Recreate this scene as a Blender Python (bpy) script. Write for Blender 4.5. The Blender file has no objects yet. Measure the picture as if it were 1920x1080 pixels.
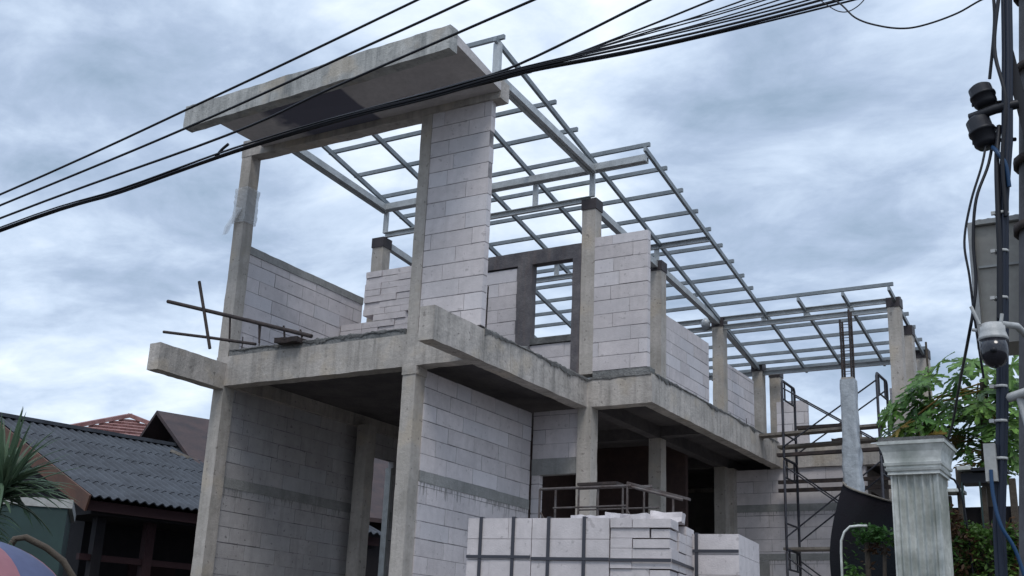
import bpy, bmesh, math, random
from mathutils import Vector, Matrix, noise
R = math.radians
PI = math.pi
rnd = random.Random(7)
sc = bpy.context.scene
C = sc.collection

# ---------------------------------------------------------------- camera
CAM = Vector((8.05, -10.97, 1.6))
yaw, pitch, roll = R(30.96), R(17.79), R(2.47)
cy, sy, cp, sp = math.cos(yaw), math.sin(yaw), math.cos(pitch), math.sin(pitch)
fw = Vector((-sy*cp, cy*cp, sp)); r0 = Vector((cy, sy, 0)); u0 = r0.cross(fw)
rt = math.cos(roll)*r0 + math.sin(roll)*u0
up = -math.sin(roll)*r0 + math.cos(roll)*u0
cd = bpy.data.cameras.new('camera'); cam = bpy.data.objects.new('camera', cd); C.objects.link(cam)
M = Matrix((rt, up, -fw)).transposed().to_4x4(); M.translation = CAM
cam.matrix_world = M
cd.sensor_width = 36; cd.lens = 36*2175/1920; cd.clip_end = 3000; cd.clip_start = .05
sc.camera = cam

# ---------------------------------------------------------------- sky and light
SUN_EL, SUN_AZ = R(58), R(150)      # azimuth clockwise from +Y
w = bpy.data.worlds.new('World'); sc.world = w; w.use_nodes = True
nt = w.node_tree; nt.nodes.clear()
def N(nt, t, **k):
    n = nt.nodes.new(t)
    for a, b in k.items():
        if a.startswith('i_'):
            n.inputs[a[2:].replace('_', ' ')].default_value = b
        else: setattr(n, a, b)
    return n
def L(nt, a, b): nt.links.new(a, b)
out = N(nt, 'ShaderNodeOutputWorld'); bg = N(nt, 'ShaderNodeBackground'); bg.inputs[1].default_value = .1
sky = N(nt, 'ShaderNodeTexSky'); sky.sky_type = 'NISHITA'; sky.sun_disc = False
sky.sun_elevation = SUN_EL; sky.sun_rotation = SUN_AZ; sky.altitude = 50; sky.air_density = 1.2; sky.dust_density = 2
tc = N(nt, 'ShaderNodeTexCoord'); sep = N(nt, 'ShaderNodeSeparateXYZ'); L(nt, tc.outputs['Generated'], sep.inputs[0])
def mth(nt, op, a, b=None, c=None, clamp=False):
    n = nt.nodes.new('ShaderNodeMath'); n.operation = op; n.use_clamp = clamp
    for i, v in enumerate((a, b, c)):
        if v is None: continue
        if isinstance(v, (int, float)): n.inputs[i].default_value = v
        else: nt.links.new(v, n.inputs[i])
    return n.outputs[0]
zc = mth(nt, 'ADD', mth(nt, 'MAXIMUM', sep.outputs[2], 0.0), .22)
px = mth(nt, 'DIVIDE', sep.outputs[0], zc); py = mth(nt, 'DIVIDE', sep.outputs[1], zc)
cmb = N(nt, 'ShaderNodeCombineXYZ'); L(nt, px, cmb.inputs[0]); L(nt, py, cmb.inputs[1])
mp = N(nt, 'ShaderNodeMapping'); mp.inputs['Rotation'].default_value = (0, 0, R(-35)); mp.inputs['Scale'].default_value = (1.0, 1.25, 1)
mp.inputs['Location'].default_value = (3.1, 1.7, 0)
L(nt, cmb.outputs[0], mp.inputs[0])
n1 = N(nt, 'ShaderNodeTexNoise', i_Scale=2.3, i_Detail=9.0, i_Roughness=.60, i_Distortion=.25); L(nt, mp.outputs[0], n1.inputs['Vector'])
n2 = N(nt, 'ShaderNodeTexNoise', i_Scale=.45, i_Detail=3.0, i_Roughness=.5); L(nt, mp.outputs[0], n2.inputs['Vector'])
n3 = N(nt, 'ShaderNodeTexNoise', i_Scale=5.5, i_Detail=8.0, i_Roughness=.6, i_Distortion=.6); L(nt, mp.outputs[0], n3.inputs['Vector'])
mixv = mth(nt, 'ADD', mth(nt, 'ADD', mth(nt, 'MULTIPLY', n1.outputs[0], .52), mth(nt, 'MULTIPLY', n3.outputs[0], .22)), mth(nt, 'MULTIPLY', n2.outputs[0], .26))
# broad banks of thinner and thicker cloud in given compass directions
def bank(az, el, width, amt):
    d = (math.sin(R(az))*math.cos(R(el)), math.cos(R(az))*math.cos(R(el)), math.sin(R(el)))
    v = nt.nodes.new('ShaderNodeVectorMath'); v.operation = 'DOT_PRODUCT'; v.inputs[1].default_value = d
    L(nt, tc.outputs['Generated'], v.inputs[0])
    m = nt.nodes.new('ShaderNodeMapRange'); m.interpolation_type = 'SMOOTHERSTEP'
    m.inputs['From Min'].default_value = math.cos(R(width)); m.inputs['From Max'].default_value = 1.0
    m.inputs['To Min'].default_value = 0; m.inputs['To Max'].default_value = amt
    L(nt, v.outputs['Value'], m.inputs['Value']); return m.outputs[0]
tot = mixv
for b in ((-31, 31, 14, .07), (-16, 22, 13, -.10), (-54, 11, 12, .035), (-50, 21, 9, -.045), (-36, 15, 9, .03), (-12, 33, 8, .05), (-24, 33, 7, .03)):
    tot = mth(nt, 'ADD', tot, bank(*b))
cr = N(nt, 'ShaderNodeValToRGB'); L(nt, tot, cr.inputs[0])
e = cr.color_ramp.elements
K = 1.0
e[0].position = .355; e[0].color = (.225, .30, .40, 1)
e[1].position = .69; e[1].color = (.83, .87, .90, 1)
for p_, c_ in ((.43, (.315, .39, .515)), (.50, (.44, .525, .65)), (.58, (.595, .67, .77))):
    q = e.new(p_); q.color = (*c_, 1)
# overcast sky: brighter towards the zenith (above the part the street sees)
zb = nt.nodes.new('ShaderNodeMapRange'); zb.inputs['From Min'].default_value = .55; zb.inputs['From Max'].default_value = 1
zb.inputs['To Min'].default_value = 9.2; zb.inputs['To Max'].default_value = 15; L(nt, sep.outputs[2], zb.inputs['Value'])
sc1 = N(nt, 'ShaderNodeVectorMath', operation='SCALE'); L(nt, cr.outputs[0], sc1.inputs[0]); L(nt, zb.outputs[0], sc1.inputs['Scale'])
mx = N(nt, 'ShaderNodeMix', data_type='RGBA'); mx.inputs[0].default_value = .93
L(nt, sky.outputs[0], mx.inputs[6]); L(nt, sc1.outputs[0], mx.inputs[7])
L(nt, mx.outputs[2], bg.inputs[0]); L(nt, bg.outputs[0], out.inputs[0])

sl = bpy.data.lights.new('sun', 'SUN'); sl.energy = .9; sl.angle = R(20); sl.color = (1, .95, .88)
so = bpy.data.objects.new('sun', sl); C.objects.link(so)
so.rotation_euler = (R(90)-SUN_EL, 0, PI-SUN_AZ)
sc.view_settings.view_transform = 'Standard'; sc.view_settings.look = 'None'; sc.view_settings.gamma = 1
sc.view_settings.exposure = 0.72
sc.render.engine = 'CYCLES'

# ---------------------------------------------------------------- materials
def mat(name, col, rough=.8, metal=0.0, var=None, scale=3.0, bump=0.0, bscale=40, island=0.0, streak=0.0, streakcol=None, detail=6, vscale=None, spec=.3, bands=0.0, pits=0.0):
    """col base colour; var second colour mixed by noise; island per-piece value change; streak vertical run-off marks"""
    m = bpy.data.materials.new(name); m.use_nodes = True; t = m.node_tree; b = t.nodes['Principled BSDF']
    b.inputs['Roughness'].default_value = rough; b.inputs['Metallic'].default_value = metal
    b.inputs['Specular IOR Level'].default_value = spec
    g = N(t, 'ShaderNodeNewGeometry'); cur = None
    base = N(t, 'ShaderNodeRGB'); base.outputs[0].default_value = (*col, 1); cur = base.outputs[0]
    def mixc(fac, a, c, mode='MIX'):
        x = N(t, 'ShaderNodeMix', data_type='RGBA', blend_type=mode)
        if isinstance(fac, float): x.inputs[0].default_value = fac
        else: L(t, fac, x.inputs[0])
        L(t, a, x.inputs[6])
        if isinstance(c, tuple): x.inputs[7].default_value = (*c, 1)
        else: L(t, c, x.inputs[7])
        return x.outputs[2]
    def nz(sc_, det=6.0, vec=None, ro=.6):
        n = N(t, 'ShaderNodeTexNoise', i_Scale=float(sc_), i_Detail=float(det), i_Roughness=ro)
        L(t, vec if vec else g.outputs['Position'], n.inputs['Vector']); return n.outputs[0]
    def ramp(v, a, c):
        r_ = N(t, 'ShaderNodeMapRange', clamp=True); r_.inputs['From Min'].default_value = a; r_.inputs['From Max'].default_value = c
        L(t, v, r_.inputs['Value']); return r_.outputs[0]
    if var:
        vec = None
        if vscale:
            mp_ = N(t, 'ShaderNodeMapping'); mp_.inputs['Scale'].default_value = vscale; L(t, g.outputs['Position'], mp_.inputs[0]); vec = mp_.outputs[0]
        cur = mixc(ramp(nz(scale, detail, vec), .36, .66), cur, var)
        v2 = mixc(ramp(nz(scale*7, 4, vec), .30, .75), cur, tuple(min(1, c*.72) for c in var)); 
        x = N(t, 'ShaderNodeMix', data_type='RGBA'); x.inputs[0].default_value = .45; L(t, cur, x.inputs[6]); L(t, v2, x.inputs[7]); cur = x.outputs[2]
    if streak:
        mp_ = N(t, 'ShaderNodeMapping'); mp_.inputs['Scale'].default_value = (1, 1, .09); L(t, g.outputs['Position'], mp_.inputs[0])
        s_ = ramp(nz(9, 4, mp_.outputs[0], .65), .50, .72)
        cur = mixc(mth(t, 'MULTIPLY', s_, streak), cur, streakcol or (.12, .12, .11))
    if bands:   # board marks left by the formwork, upright
        mp_ = N(t, 'ShaderNodeMapping'); mp_.inputs['Scale'].default_value = (1, 1, .05); L(t, g.outputs['Position'], mp_.inputs[0])
        s_ = ramp(nz(5.5, 5, mp_.outputs[0], .7), .38, .62)
        cur = mixc(mth(t, 'MULTIPLY', s_, bands), cur, tuple(min(1, c*1.45) for c in col))
        lf = ramp(nz(2.1, 3, None, .5), .55, .66); cur = mixc(mth(t, 'MULTIPLY', lf, .45), cur, (.47, .40, .31))
    if pits:    # chips, blow holes and scuffs
        s_ = ramp(nz(17, 3, None, .45), .665, .70); cur = mixc(mth(t, 'MULTIPLY', s_, pits), cur, tuple(c*.42 for c in col))
        s_ = ramp(nz(4.2, 5, None, .6), .60, .68); cur = mixc(mth(t, 'MULTIPLY', s_, pits*.45), cur, tuple(c*.62 for c in col))
    if island:
        if 'block' in name:
            fr = mth(t, 'FRACT', mth(t, 'MULTIPLY', g.outputs['Random Per Island'], 17.3)); fr = ramp(fr, .55, 1.0)
            cur = mixc(mth(t, 'MULTIPLY', fr, .45), cur, tuple(c*k_ for c, k_ in zip(col, (.86, .92, .97))))
        hs = N(t, 'ShaderNodeHueSaturation'); L(t, cur, hs.inputs['Color'])
        L(t, mth(t, 'ADD', mth(t, 'MULTIPLY', g.outputs['Random Per Island'], island), 1-island/2), hs.inputs['Value']); cur = hs.outputs[0]
    L(t, cur, b.inputs['Base Color'])
    if bump:
        bm_ = N(t, 'ShaderNodeBump'); bm_.inputs['Strength'].default_value = bump; bm_.inputs['Distance'].default_value = .02
        L(t, nz(bscale, 5), bm_.inputs['Height']); L(t, bm_.outputs[0], b.inputs['Normal'])
    return m
CON = mat('concrete', (.455, .42, .39), .9, var=(.27, .255, .235), scale=2.3, bump=.5, bscale=25, streak=.7, streakcol=(.14, .135, .125), bands=.35, pits=.7)
CONL = mat('concrete_column', (.455, .42, .39), .9, var=(.31, .29, .26), scale=2.6, bump=.4, bscale=30, streak=.35, streakcol=(.19, .18, .165), bands=.2, pits=.7)
CAN = mat('concrete_canopy', (.42, .42, .405), .9, var=(.25, .255, .25), scale=1.8, bump=.4, streak=.8, streakcol=(.11, .12, .125), bands=.4, pits=.5)
SHU = mat('shade_dark_soffit', (.13, .12, .12), .9, var=(.075, .07, .075), scale=2.5, bump=.3)  # soffit concrete darkened to stand in for shade under the slab
SLE = mat('rough_slab_edge', (.26, .26, .255), .95, var=(.14, .145, .145), scale=4, bump=.9, bscale=30, pits=.9)
RUB = mat('rough_concrete', (.20, .20, .195), .95, var=(.09, .09, .09), scale=5, bump=.8, bscale=40)
FRM = mat('dark_frame_concrete', (.17, .16, .165), .9, var=(.09, .085, .095), scale=4, bump=.4, streak=.4, streakcol=(.20, .15, .13))
AAC = mat('aerated_block', (.65, .605, .61), .92, var=(.54, .505, .515), scale=1.4, bump=.25, bscale=60, island=.17, streak=.18, streakcol=(.32, .31, .30), pits=.45)
AACD = mat('shade_dulled_block', (.46, .44, .44), .92, var=(.36, .345, .345), scale=1.3, bump=.25, bscale=60, island=.12, streak=.35, streakcol=(.22, .21, .205), pits=.8)  # duller grey block, darkened further to mimic the shaded interior
MOR = mat('block_joint', (.46, .43, .44), .95, var=(.11, .105, .11), scale=3.3)
BAND = mat('tie_band', (.33, .33, .32), .92, var=(.24, .24, .235), scale=3, bump=.4, streak=.3)
DRP = mat('grout_runs', (.30, .30, .29), .95, var=(.22, .22, .21), scale=8)
STL = mat('galvanised_steel', (.52, .545, .56), .5, .35, var=(.38, .40, .41), scale=6)
STD = mat('shade_dark_steel', (.26, .29, .31), .5, .3, var=(.17, .195, .215), scale=5)  # same roof steel, darkened for the shaded undersides of purlins and rafters
CAPM = mat('painted_cap', (.06, .052, .055), .6, var=(.035, .03, .035), scale=8)
BLK = mat('black_cable', (.012, .013, .018), .5)
NAVY = mat('navy_cable', (.012, .018, .034), .5)
BLUE = mat('blue_cable', (.012, .045, .11), .45)
RUST = mat('rusty_steel', (.065, .048, .043), .8, var=(.028, .024, .025), scale=12)
SCF = mat('scaffold_steel', (.055, .06, .075), .6, .3, var=(.03, .028, .035), scale=9)
SCL = mat('pale_scaffold_steel', (.15, .14, .14), .6, .3, var=(.08, .06, .055), scale=9)
PLK = mat('plank', (.26, .235, .205), .85, var=(.13, .115, .10), scale=5, bump=.3)
STR = mat('pack_strap', (.05, .052, .065), .5)
WRP = mat('plastic_wrap', (.40, .43, .46), .28, var=(.30, .33, .36), scale=9, bump=.9, bscale=9, spec=.6)
NET = mat('shade_net', (.007, .012, .014), .95, var=(.009, .007, .011), scale=1.5, bump=.3, bscale=80)
PIL = mat('pillar_paint', (.80, .81, .775), .6, pits=.3, var=(.36, .385, .355), scale=3.5, streak=.15, streakcol=(.25, .29, .22))
GND = mat('ground_soil', (.10, .09, .08), .95, var=(.06, .055, .05), scale=.6, bump=.5, bscale=8)
CRT = mat('dark_roof_tile', (.058, .066, .08), .65, var=(.030, .034, .042), scale=2.5, island=.2, pits=.5, vscale=(1, 1, 1))
CR2M = mat('brown_roof_tile', (.075, .05, .048), .8, var=(.04, .032, .035), scale=2)
RTL = mat('red_roof_tile', (.32, .19, .175), .7, var=(.19, .085, .08), scale=4, island=.35)
DRK = mat('dark_shade_timber', (.022, .018, .02), .85, var=(.012, .011, .014), scale=2)  # dark wood; shade beneath the neighbour's eave is put into its colour
MAR = mat('maroon_timber', (.035, .016, .018), .8, var=(.03, .012, .014), scale=3)
ORG = mat('orange_fascia', (.14, .062, .038), .7, var=(.085, .045, .032), scale=3)
GRN = mat('green_wall', (.025, .042, .042), .7, var=(.032, .062, .06), scale=1.5)
WHT = mat('white_plastic', (.50, .51, .51), .45, var=(.36, .37, .37), scale=25)
DOM = mat('dome_plastic', (.012, .012, .018), .12, spec=.6)
CAB = mat('cabinet_metal', (.40, .385, .35), .6, var=(.31, .295, .27), scale=4)
CABS = mat('cabinet_edge', (.46, .47, .46), .5, var=(.33, .33, .32), scale=8)
BRK = mat('brown_wall', (.12, .10, .085), .9, var=(.075, .06, .055), scale=2)
REDI = mat('interior_red', (.085, .055, .05), .9, var=(.05, .035, .035), scale=2)
ROOMM = mat('bare_render', (.26, .25, .24), .9, var=(.17, .165, .16), scale=2)
BARK = mat('bark', (.085, .07, .058), .9, var=(.08, .065, .05), scale=9, bump=.5)
POLE = mat('pole_concrete', (.13, .13, .14), .85, var=(.09, .085, .09), scale=6)
def leafmat(name, a, b, isl=.7):
    m = mat(name, a, .5, var=b, scale=2.5, island=isl, spec=.35); t = m.node_tree; bs = t.nodes['Principled BSDF']
    src = bs.inputs['Base Color'].links[0].from_socket
    tr = N(t, 'ShaderNodeBsdfTranslucent'); L(t, src, tr.inputs[0])
    ms = N(t, 'ShaderNodeMixShader'); ms.inputs[0].default_value = .35
    L(t, bs.outputs[0], ms.inputs[1]); L(t, tr.outputs[0], ms.inputs[2]); L(t, ms.outputs[0], t.nodes['Material Output'].inputs[0]); return m
LPA = leafmat('papaya_leaf', (.15, .27, .05), (.045, .12, .03), 1.1)
LPY = leafmat('yellowing_leaf', (.24, .19, .03), (.17, .09, .02))
LHD = leafmat('hedge_leaf', (.15, .25, .05), (.05, .13, .03), 1.2)
LBR = leafmat('dry_leaf', (.15, .08, .04), (.07, .04, .025), .9)
LDR = leafmat('strap_leaf', (.12, .17, .10), (.05, .09, .055), .9)
UMB = leafmat('umbrella_blue', (.13, .16, .28), (.11, .13, .24), .1)
UMP = leafmat('umbrella_pink', (.42, .19, .21), (.36, .16, .19), .1)
UMW = leafmat('umbrella_sky_sheen', (.55, .55, .58), (.48, .48, .52), .1)  # pale crown and rim: sky reflection painted into the cloth colour

# ---------------------------------------------------------------- builders
ORG_ = {}
class MB:
    def __init__(s): s.v = []; s.f = []; s.m = []; s.sm = []
    def add(s, vs, fs, mi=0, smooth=False):
        o = len(s.v); s.v += [Vector(v) for v in vs]; s.f += [tuple(i+o for i in f) for f in fs]; s.m += [mi]*len(fs); s.sm += [smooth]*len(fs); return s
    def hexa(s, p, mi=0): return s.add(p, [(0, 3, 2, 1), (4, 5, 6, 7), (0, 1, 5, 4), (1, 2, 6, 5), (2, 3, 7, 6), (3, 0, 4, 7)], mi)
    def box(s, x0, x1, y0, y1, z0, z1, mi=0):
        return s.hexa([(x0, y0, z0), (x1, y0, z0), (x1, y1, z0), (x0, y1, z0), (x0, y0, z1), (x1, y0, z1), (x1, y1, z1), (x0, y1, z1)], mi)
    def bar(s, a, b, w_, h_, upv=(0, 0, 1), mi=0):
        a, b = Vector(a), Vector(b); d = (b-a).normalized(); sd = d.cross(Vector(upv))
        if sd.length < 1e-4: sd = d.cross(Vector((1, 0, 0)))
        sd.normalize(); u_ = sd.cross(d).normalized()
        q = [sd*(-w_/2)-u_*h_/2, sd*(w_/2)-u_*h_/2, sd*(w_/2)+u_*h_/2, sd*(-w_/2)+u_*h_/2]
        return s.add([a+k for k in q]+[b+k for k in q], [(0, 3, 2, 1), (4, 5, 6, 7), (0, 1, 5, 4), (1, 2, 6, 5), (2, 3, 7, 6), (3, 0, 4, 7)], mi)
    def cchan(s, a, b, w_, h_, side=1):
        """C section: web and two flanges"""
        a, b = Vector(a), Vector(b); t_ = .008; d = (b-a).normalized(); sd = d.cross(Vector((0, 0, 1))).normalized()*side; u_ = Vector((0, 0, 1))
        s.bar(a, b, t_, h_)
        for k in (-1, 1):
            o = sd*(w_/2+t_*.5)+u_*k*(h_/2-t_/2); s.bar(a+o, b+o, w_, t_)
        return s
    def tube(s, pts, r, n=8, mi=0, cap=True, r2=None):
        pts = [Vector(p) for p in pts]; m_ = len(pts); vs = []; prev = None
        for i, p in enumerate(pts):
            d = (pts[min(i+1, m_-1)]-pts[max(i-1, 0)]).normalized()
            if prev is None:
                a = d.cross(Vector((0, 0, 1)))
                if a.length < .1: a = d.cross(Vector((1, 0, 0)))
            else: a = prev-d*prev.dot(d)
            a.normalize(); prev = a; b_ = d.cross(a)
            rr = r if r2 is None else r+(r2-r)*i/(m_-1)
            vs += [p+(a*math.cos(2*PI*k/n)+b_*math.sin(2*PI*k/n))*rr for k in range(n)]
        fs = [(i*n+k, i*n+(k+1) % n, (i+1)*n+(k+1) % n, (i+1)*n+k) for i in range(m_-1) for k in range(n)]
        s.add(vs, fs, mi, True)
        if cap: s.add(vs[:n], [tuple(range(n))[::-1]], mi); s.add(vs[-n:], [tuple(range(n))], mi)
        return s
    def lathe(s, c, prof, n=24, mi=0, ax=None):
        c = Vector(c); vs = []
        for r_, z in prof: vs += [c+Vector((r_*math.cos(2*PI*k/n), r_*math.sin(2*PI*k/n), z)) for k in range(n)]
        fs = [(i*n+k, i*n+(k+1) % n, (i+1)*n+(k+1) % n, (i+1)*n+k) for i in range(len(prof)-1) for k in range(n)]
        return s.add(vs, fs, mi, True)
    def rbox(s, x0, x1, y0, y1, z0, z1, amp=.006, step=.12, mi=0, freq=3.0, zt=None):
        """box with a fine grid on each face, its surface gently uneven like site-cast concrete"""
        def grid(o, a, b):
            na = max(1, min(90, int(a.length/step))); nb = max(1, min(90, int(b.length/step)))
            vs = [o+a*(i/na)+b*(j/nb) for j in range(nb+1) for i in range(na+1)]
            fs = [(j*(na+1)+i, j*(na+1)+i+1, (j+1)*(na+1)+i+1, (j+1)*(na+1)+i) for j in range(nb) for i in range(na)]
            s.add([dis(v) for v in vs], fs, mi)
        def dis(v):
            n_ = noise.noise_vector(v*freq)*amp+noise.noise_vector(v*freq*4.3)*amp*.6
            q = v+n_
            if zt: q.z += zt(v)
            return q
        o = Vector((x0, y0, z0)); X = Vector((x1-x0, 0, 0)); Y = Vector((0, y1-y0, 0)); Z = Vector((0, 0, z1-z0))
        grid(o, Y, X); grid(o+Z, X, Y); grid(o, X, Z); grid(o+Y, Z, X); grid(o, Z, Y); grid(o+X, Y, Z)
        return s
    def xf(s, mtx):
        s.v = [mtx @ v for v in s.v]; return s
    def build(s, name, mats, parent=None):
        me = bpy.data.meshes.new(name); off = ORG_.get(parent.name, Vector()) if parent else Vector()
        me.from_pydata([v-off for v in s.v], [], s.f)
        if not isinstance(mats, (list, tuple)): mats = [mats]
        for m_ in mats: me.materials.append(m_)
        me.polygons.foreach_set('material_index', s.m); me.polygons.foreach_set('use_smooth', s.sm); me.update()
        o = bpy.data.objects.new(name, me); C.objects.link(o)
        if parent: o.parent = parent; ORG_[o.name] = off
        return o
def tag(o, label, cat, group=None, kind=None):
    if label: o['label'] = label
    if cat: o['category'] = cat
    if group: o['group'] = group
    o['kind'] = kind or 'thing'
    return o
def thing(name, loc, label, cat, group=None):
    o = bpy.data.objects.new(name, None); C.objects.link(o); o.location = loc; o.empty_display_size = .1
    ORG_[o.name] = Vector(loc); return tag(o, label, cat, group)
def solo(name, mb, mats, loc, label, cat, group=None):
    """a thing that is one mesh, its origin at its base"""
    me_parent = None; l_ = Vector(loc); mb.v = [v-l_ for v in mb.v]; o = mb.build(name, mats); o.location = l_
    return tag(o, label, cat, group)

def block_wall(ax, c0, c1, a0, a1, z0, z1, L_=.6, H=.2, seed=0, holes=(), ztop=None):
    """wall of separate blocks (material 0) round a slightly recessed joint core (material 1). ax 'x': runs along x, thickness y c0..c1"""
    mb = MB(); r_ = random.Random(seed+11); g = .007; ins = .006
    def put(p0, p1, q0, q1, zz0, zz1, mi):
        if ax == 'x': mb.box(p0, p1, q0, q1, zz0, zz1, mi)
        else: mb.box(q0, q1, p0, p1, zz0, zz1, mi)
    k = 0; z = z0
    while z < z1-.03:
        zt = min(z+H, z1)
        spans = [(a0, a1)]
        for h in holes:
            if h[2] < (z+zt)/2 < h[3]:
                ns = []
                for s_ in spans:
                    if h[0] > s_[0]: ns.append((s_[0], min(h[0], s_[1])))
                    if h[1] < s_[1]: ns.append((max(h[1], s_[0]), s_[1]))
                spans = [q for q in ns if q[1]-q[0] > .02]
        for (b0, b1) in spans:
            put(b0+ins, b1-ins, c0+ins, c1-ins, z, zt, 1)
            x = a0-(L_*.5 if k % 2 else 0)-r_.uniform(0, .06)
            while x < b1:
                l_ = L_*(1 if r_.random() > .12 else r_.uniform(.55, .9)); xa, xb = max(x, b0), min(x+l_, b1)
                if xb-xa > .03:
                    o1, o2 = r_.uniform(0, .004), r_.uniform(0, .004)
                    put(xa+(g/2 if xa > b0 else 0), xb-(g/2 if xb < b1 else 0), c0+o1, c1-o2, z+g*.72+r_.uniform(-.003, .003), zt-(g*.72 if zt < z1 else 0)+r_.uniform(-.003, .003), 0)
                x += l_
        z += H; k += 1
    return mb

# ---------------------------------------------------------------- ground
g = MB(); n_ = 40; S_ = 1500
g.add([(-S_, -S_, 0), (S_, -S_, 0), (S_, S_, 0), (-S_, S_, 0)], [(0, 1, 2, 3)])
tag(g.build('ground', GND), None, None, kind='structure')

# ================================================================= THE UNFINISHED HOUSE
H = thing('unfinished_house', (-.9, 5, 0), 'two storey concrete and grey block house under construction with bare steel roof frame', 'house')
def zr(y): return 9.18-.195*y
def col(x0, x1, y0, y1, z0, z1, cap=False, m=None, seed=0):
    o = MB().rbox(x0, x1, y0, y1, z0, z1, .005, .1).build('column', m or CONL, H)
    if cap: MB().box(x0-.012, x1+.012, y0-.012, y1+.012, z1-.15, z1+.012).build('column_cap', CAPM, o)
    return o
SL = 5.08  # slab underside
col(-3.09, -2.9, 0, .2, 0, 4.9); col(-3.08, -2.9, .004, .196, 5.3, 8.22)
col(0, .185, 0, .2, 0, 4.9); col(.005, .165, .01, .2, 5.3, 8.22)
MB().rbox(-.008, .196, -.012, .205, 4.80, 4.897, .014, .04).build('column_head', CONL, H)
col(.91, 1.12, 2.8, 3.0, 0, 4.9); col(.91, 1.12, 2.8, 3.0, 5.36, 7.93, True)
tops = {5.15: 7.74, 7.9: 7.55, 10.0: 7.22}
for y, t in tops.items():
    col(.92, 1.12, y, y+.2, 0, 4.9); col(.92, 1.12, y, y+.2, 5.3, t, True)
col(1.18, 1.38, 10.25, 10.45, 5.3, 7.14, True)
for y, t in ((2.8, 7.9), (5.15, 7.74), (7.9, 7.55), (10.0, 7.22)):
    col(-2.83, -2.62, y, y+.2, 0, 4.9); col(-2.83, -2.62, y, y+.2, 5.3, t, True)
for y, t in ((7.9, 7.56), (8.75, 7.3), (10.0, 7.2)):
    col(3.97, 4.17, y, y+.2, 5.3, t, True)
col(3.75, 3.95, 8.25, 8.45, 0, 4.9); col(3.97, 4.17, 10.6, 10.8, 0, 4.9)
# floor beams
def beam(*a, m=CON, amp=.008, name='floor_beam'): return MB().rbox(*a, amp, .07).build(name, m, H)
beam(-3.09, .85, 0, .2, 4.9, 5.3); beam(-3.085, -2.9, -1.17, 0, 4.86, 5.2)
beam(.85, 1.05, -.93, 2.8, 4.9, 5.29)
beam(.85, 2.0, 2.8, 3.0, 4.9, 5.29); beam(1.82, 2.0, 3.0, 8.2, 4.9, 5.31)
beam(1.82, 4.38, 8.2, 8.4, 4.88, 5.22); beam(4.0, 4.2, 8.4, 10.9, 4.88, 5.22)
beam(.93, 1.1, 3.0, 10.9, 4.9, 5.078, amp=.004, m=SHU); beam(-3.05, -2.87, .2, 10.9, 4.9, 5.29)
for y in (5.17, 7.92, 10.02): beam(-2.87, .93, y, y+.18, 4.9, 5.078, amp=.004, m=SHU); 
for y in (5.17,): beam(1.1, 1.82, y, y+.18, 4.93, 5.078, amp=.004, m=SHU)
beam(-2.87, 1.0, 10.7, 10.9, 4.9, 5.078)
# slab
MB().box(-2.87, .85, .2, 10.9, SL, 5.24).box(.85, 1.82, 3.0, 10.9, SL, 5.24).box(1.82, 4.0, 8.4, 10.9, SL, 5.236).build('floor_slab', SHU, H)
MB().box(-2.9, 4.0, .25, 10.9, 0, 1.1).build('ground_slab', CON, H)
# rough spill of concrete along slab edges
Z3 = Vector((0, 0, 1))
def spill(a, b, wz, h, seed):
    a, b = Vector(a), Vector(b); n = int((b-a).length/.028); r_ = random.Random(seed); mb = MB(); d = (b-a)/n; sd = Vector((-d.y, d.x, 0)).normalized()
    vs = []
    for i in range(n+1):
        p = a+d*i; hh = h*(.25+1.1*abs(noise.noise(p*5.1)))*r_.uniform(.45, 1.1); ww = wz*(.8+.5*noise.noise(p*3+Vector((5, 0, 0))))
        drp = .008+.10*max(0, noise.noise(p*3.3+Vector((9, 2, 0)))+.15)*r_.uniform(.2, 1.3)
        vs += [p-sd*.010-Z3*drp, p-sd*(.010+.006*r_.random()), p-sd*.006*r_.random()+Vector((0, 0, hh*.8)), p+sd*ww*.5+Vector((0, 0, hh)), p+sd*ww]
    fs = [(i*5+k, i*5+k+1, i*5+k+6, i*5+k+5) for i in range(n) for k in range(4)]
    mb.add(vs, [f[::-1] for f in fs]); mb.add(vs[:5], [(0, 1, 2, 3, 4)]); mb.add(vs[-5:], [(4, 3, 2, 1, 0)])
    return mb.build('concrete_spill', RUB, H)
MB().rbox(-2.88, -.01, .012, .19, 5.29, 5.385, .014, .05, freq=5).build('slab_edge', SLE, H)
spill((-2.88, .01, 5.375), (-.02, .01, 5.375), .17, .05, 1)
spill((1.05, .12, 5.285), (1.05, 2.78, 5.285), .19, .06, 2)
spill((2.0, 2.92, 5.305), (2.0, 8.1, 5.305), .17, .05, 3)
spill((1.05, 2.8, 5.28), (1.99, 2.8, 5.28), .2, .085, 4)
# canopy: tilted slab with a deep front lip
tilt = lambda v: .036*(v.x+3.0) if v.y < -.2 else .036*(v.x+3.0)*max(0, (-v.y)/.2)
MB().rbox(-3.0, 1.2, -1.2, -1.04, 8.14, 8.45, .010, .06, zt=tilt).build('canopy_lip', CAN, H)
def cslab(x0, x1, z0, z1, name, m_):
    f = lambda x: .036*(x+3.0)
    return MB().hexa([(x0, -1.04, z0+f(x0)), (x1, -1.04, z0+f(x1)), (x1, -.003, z0+.03), (x0, -.003, z0+.03), (x0, -1.04, z1+f(x0)), (x1, -1.04, z1+f(x1)), (x1, -.003, z1), (x0, -.003, z1)]).build(name, m_, H)
SOF = mat('canopy_soffit', (.58, .545, .54), .9, var=(.47, .445, .445), scale=2.5, bump=.25)
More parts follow.
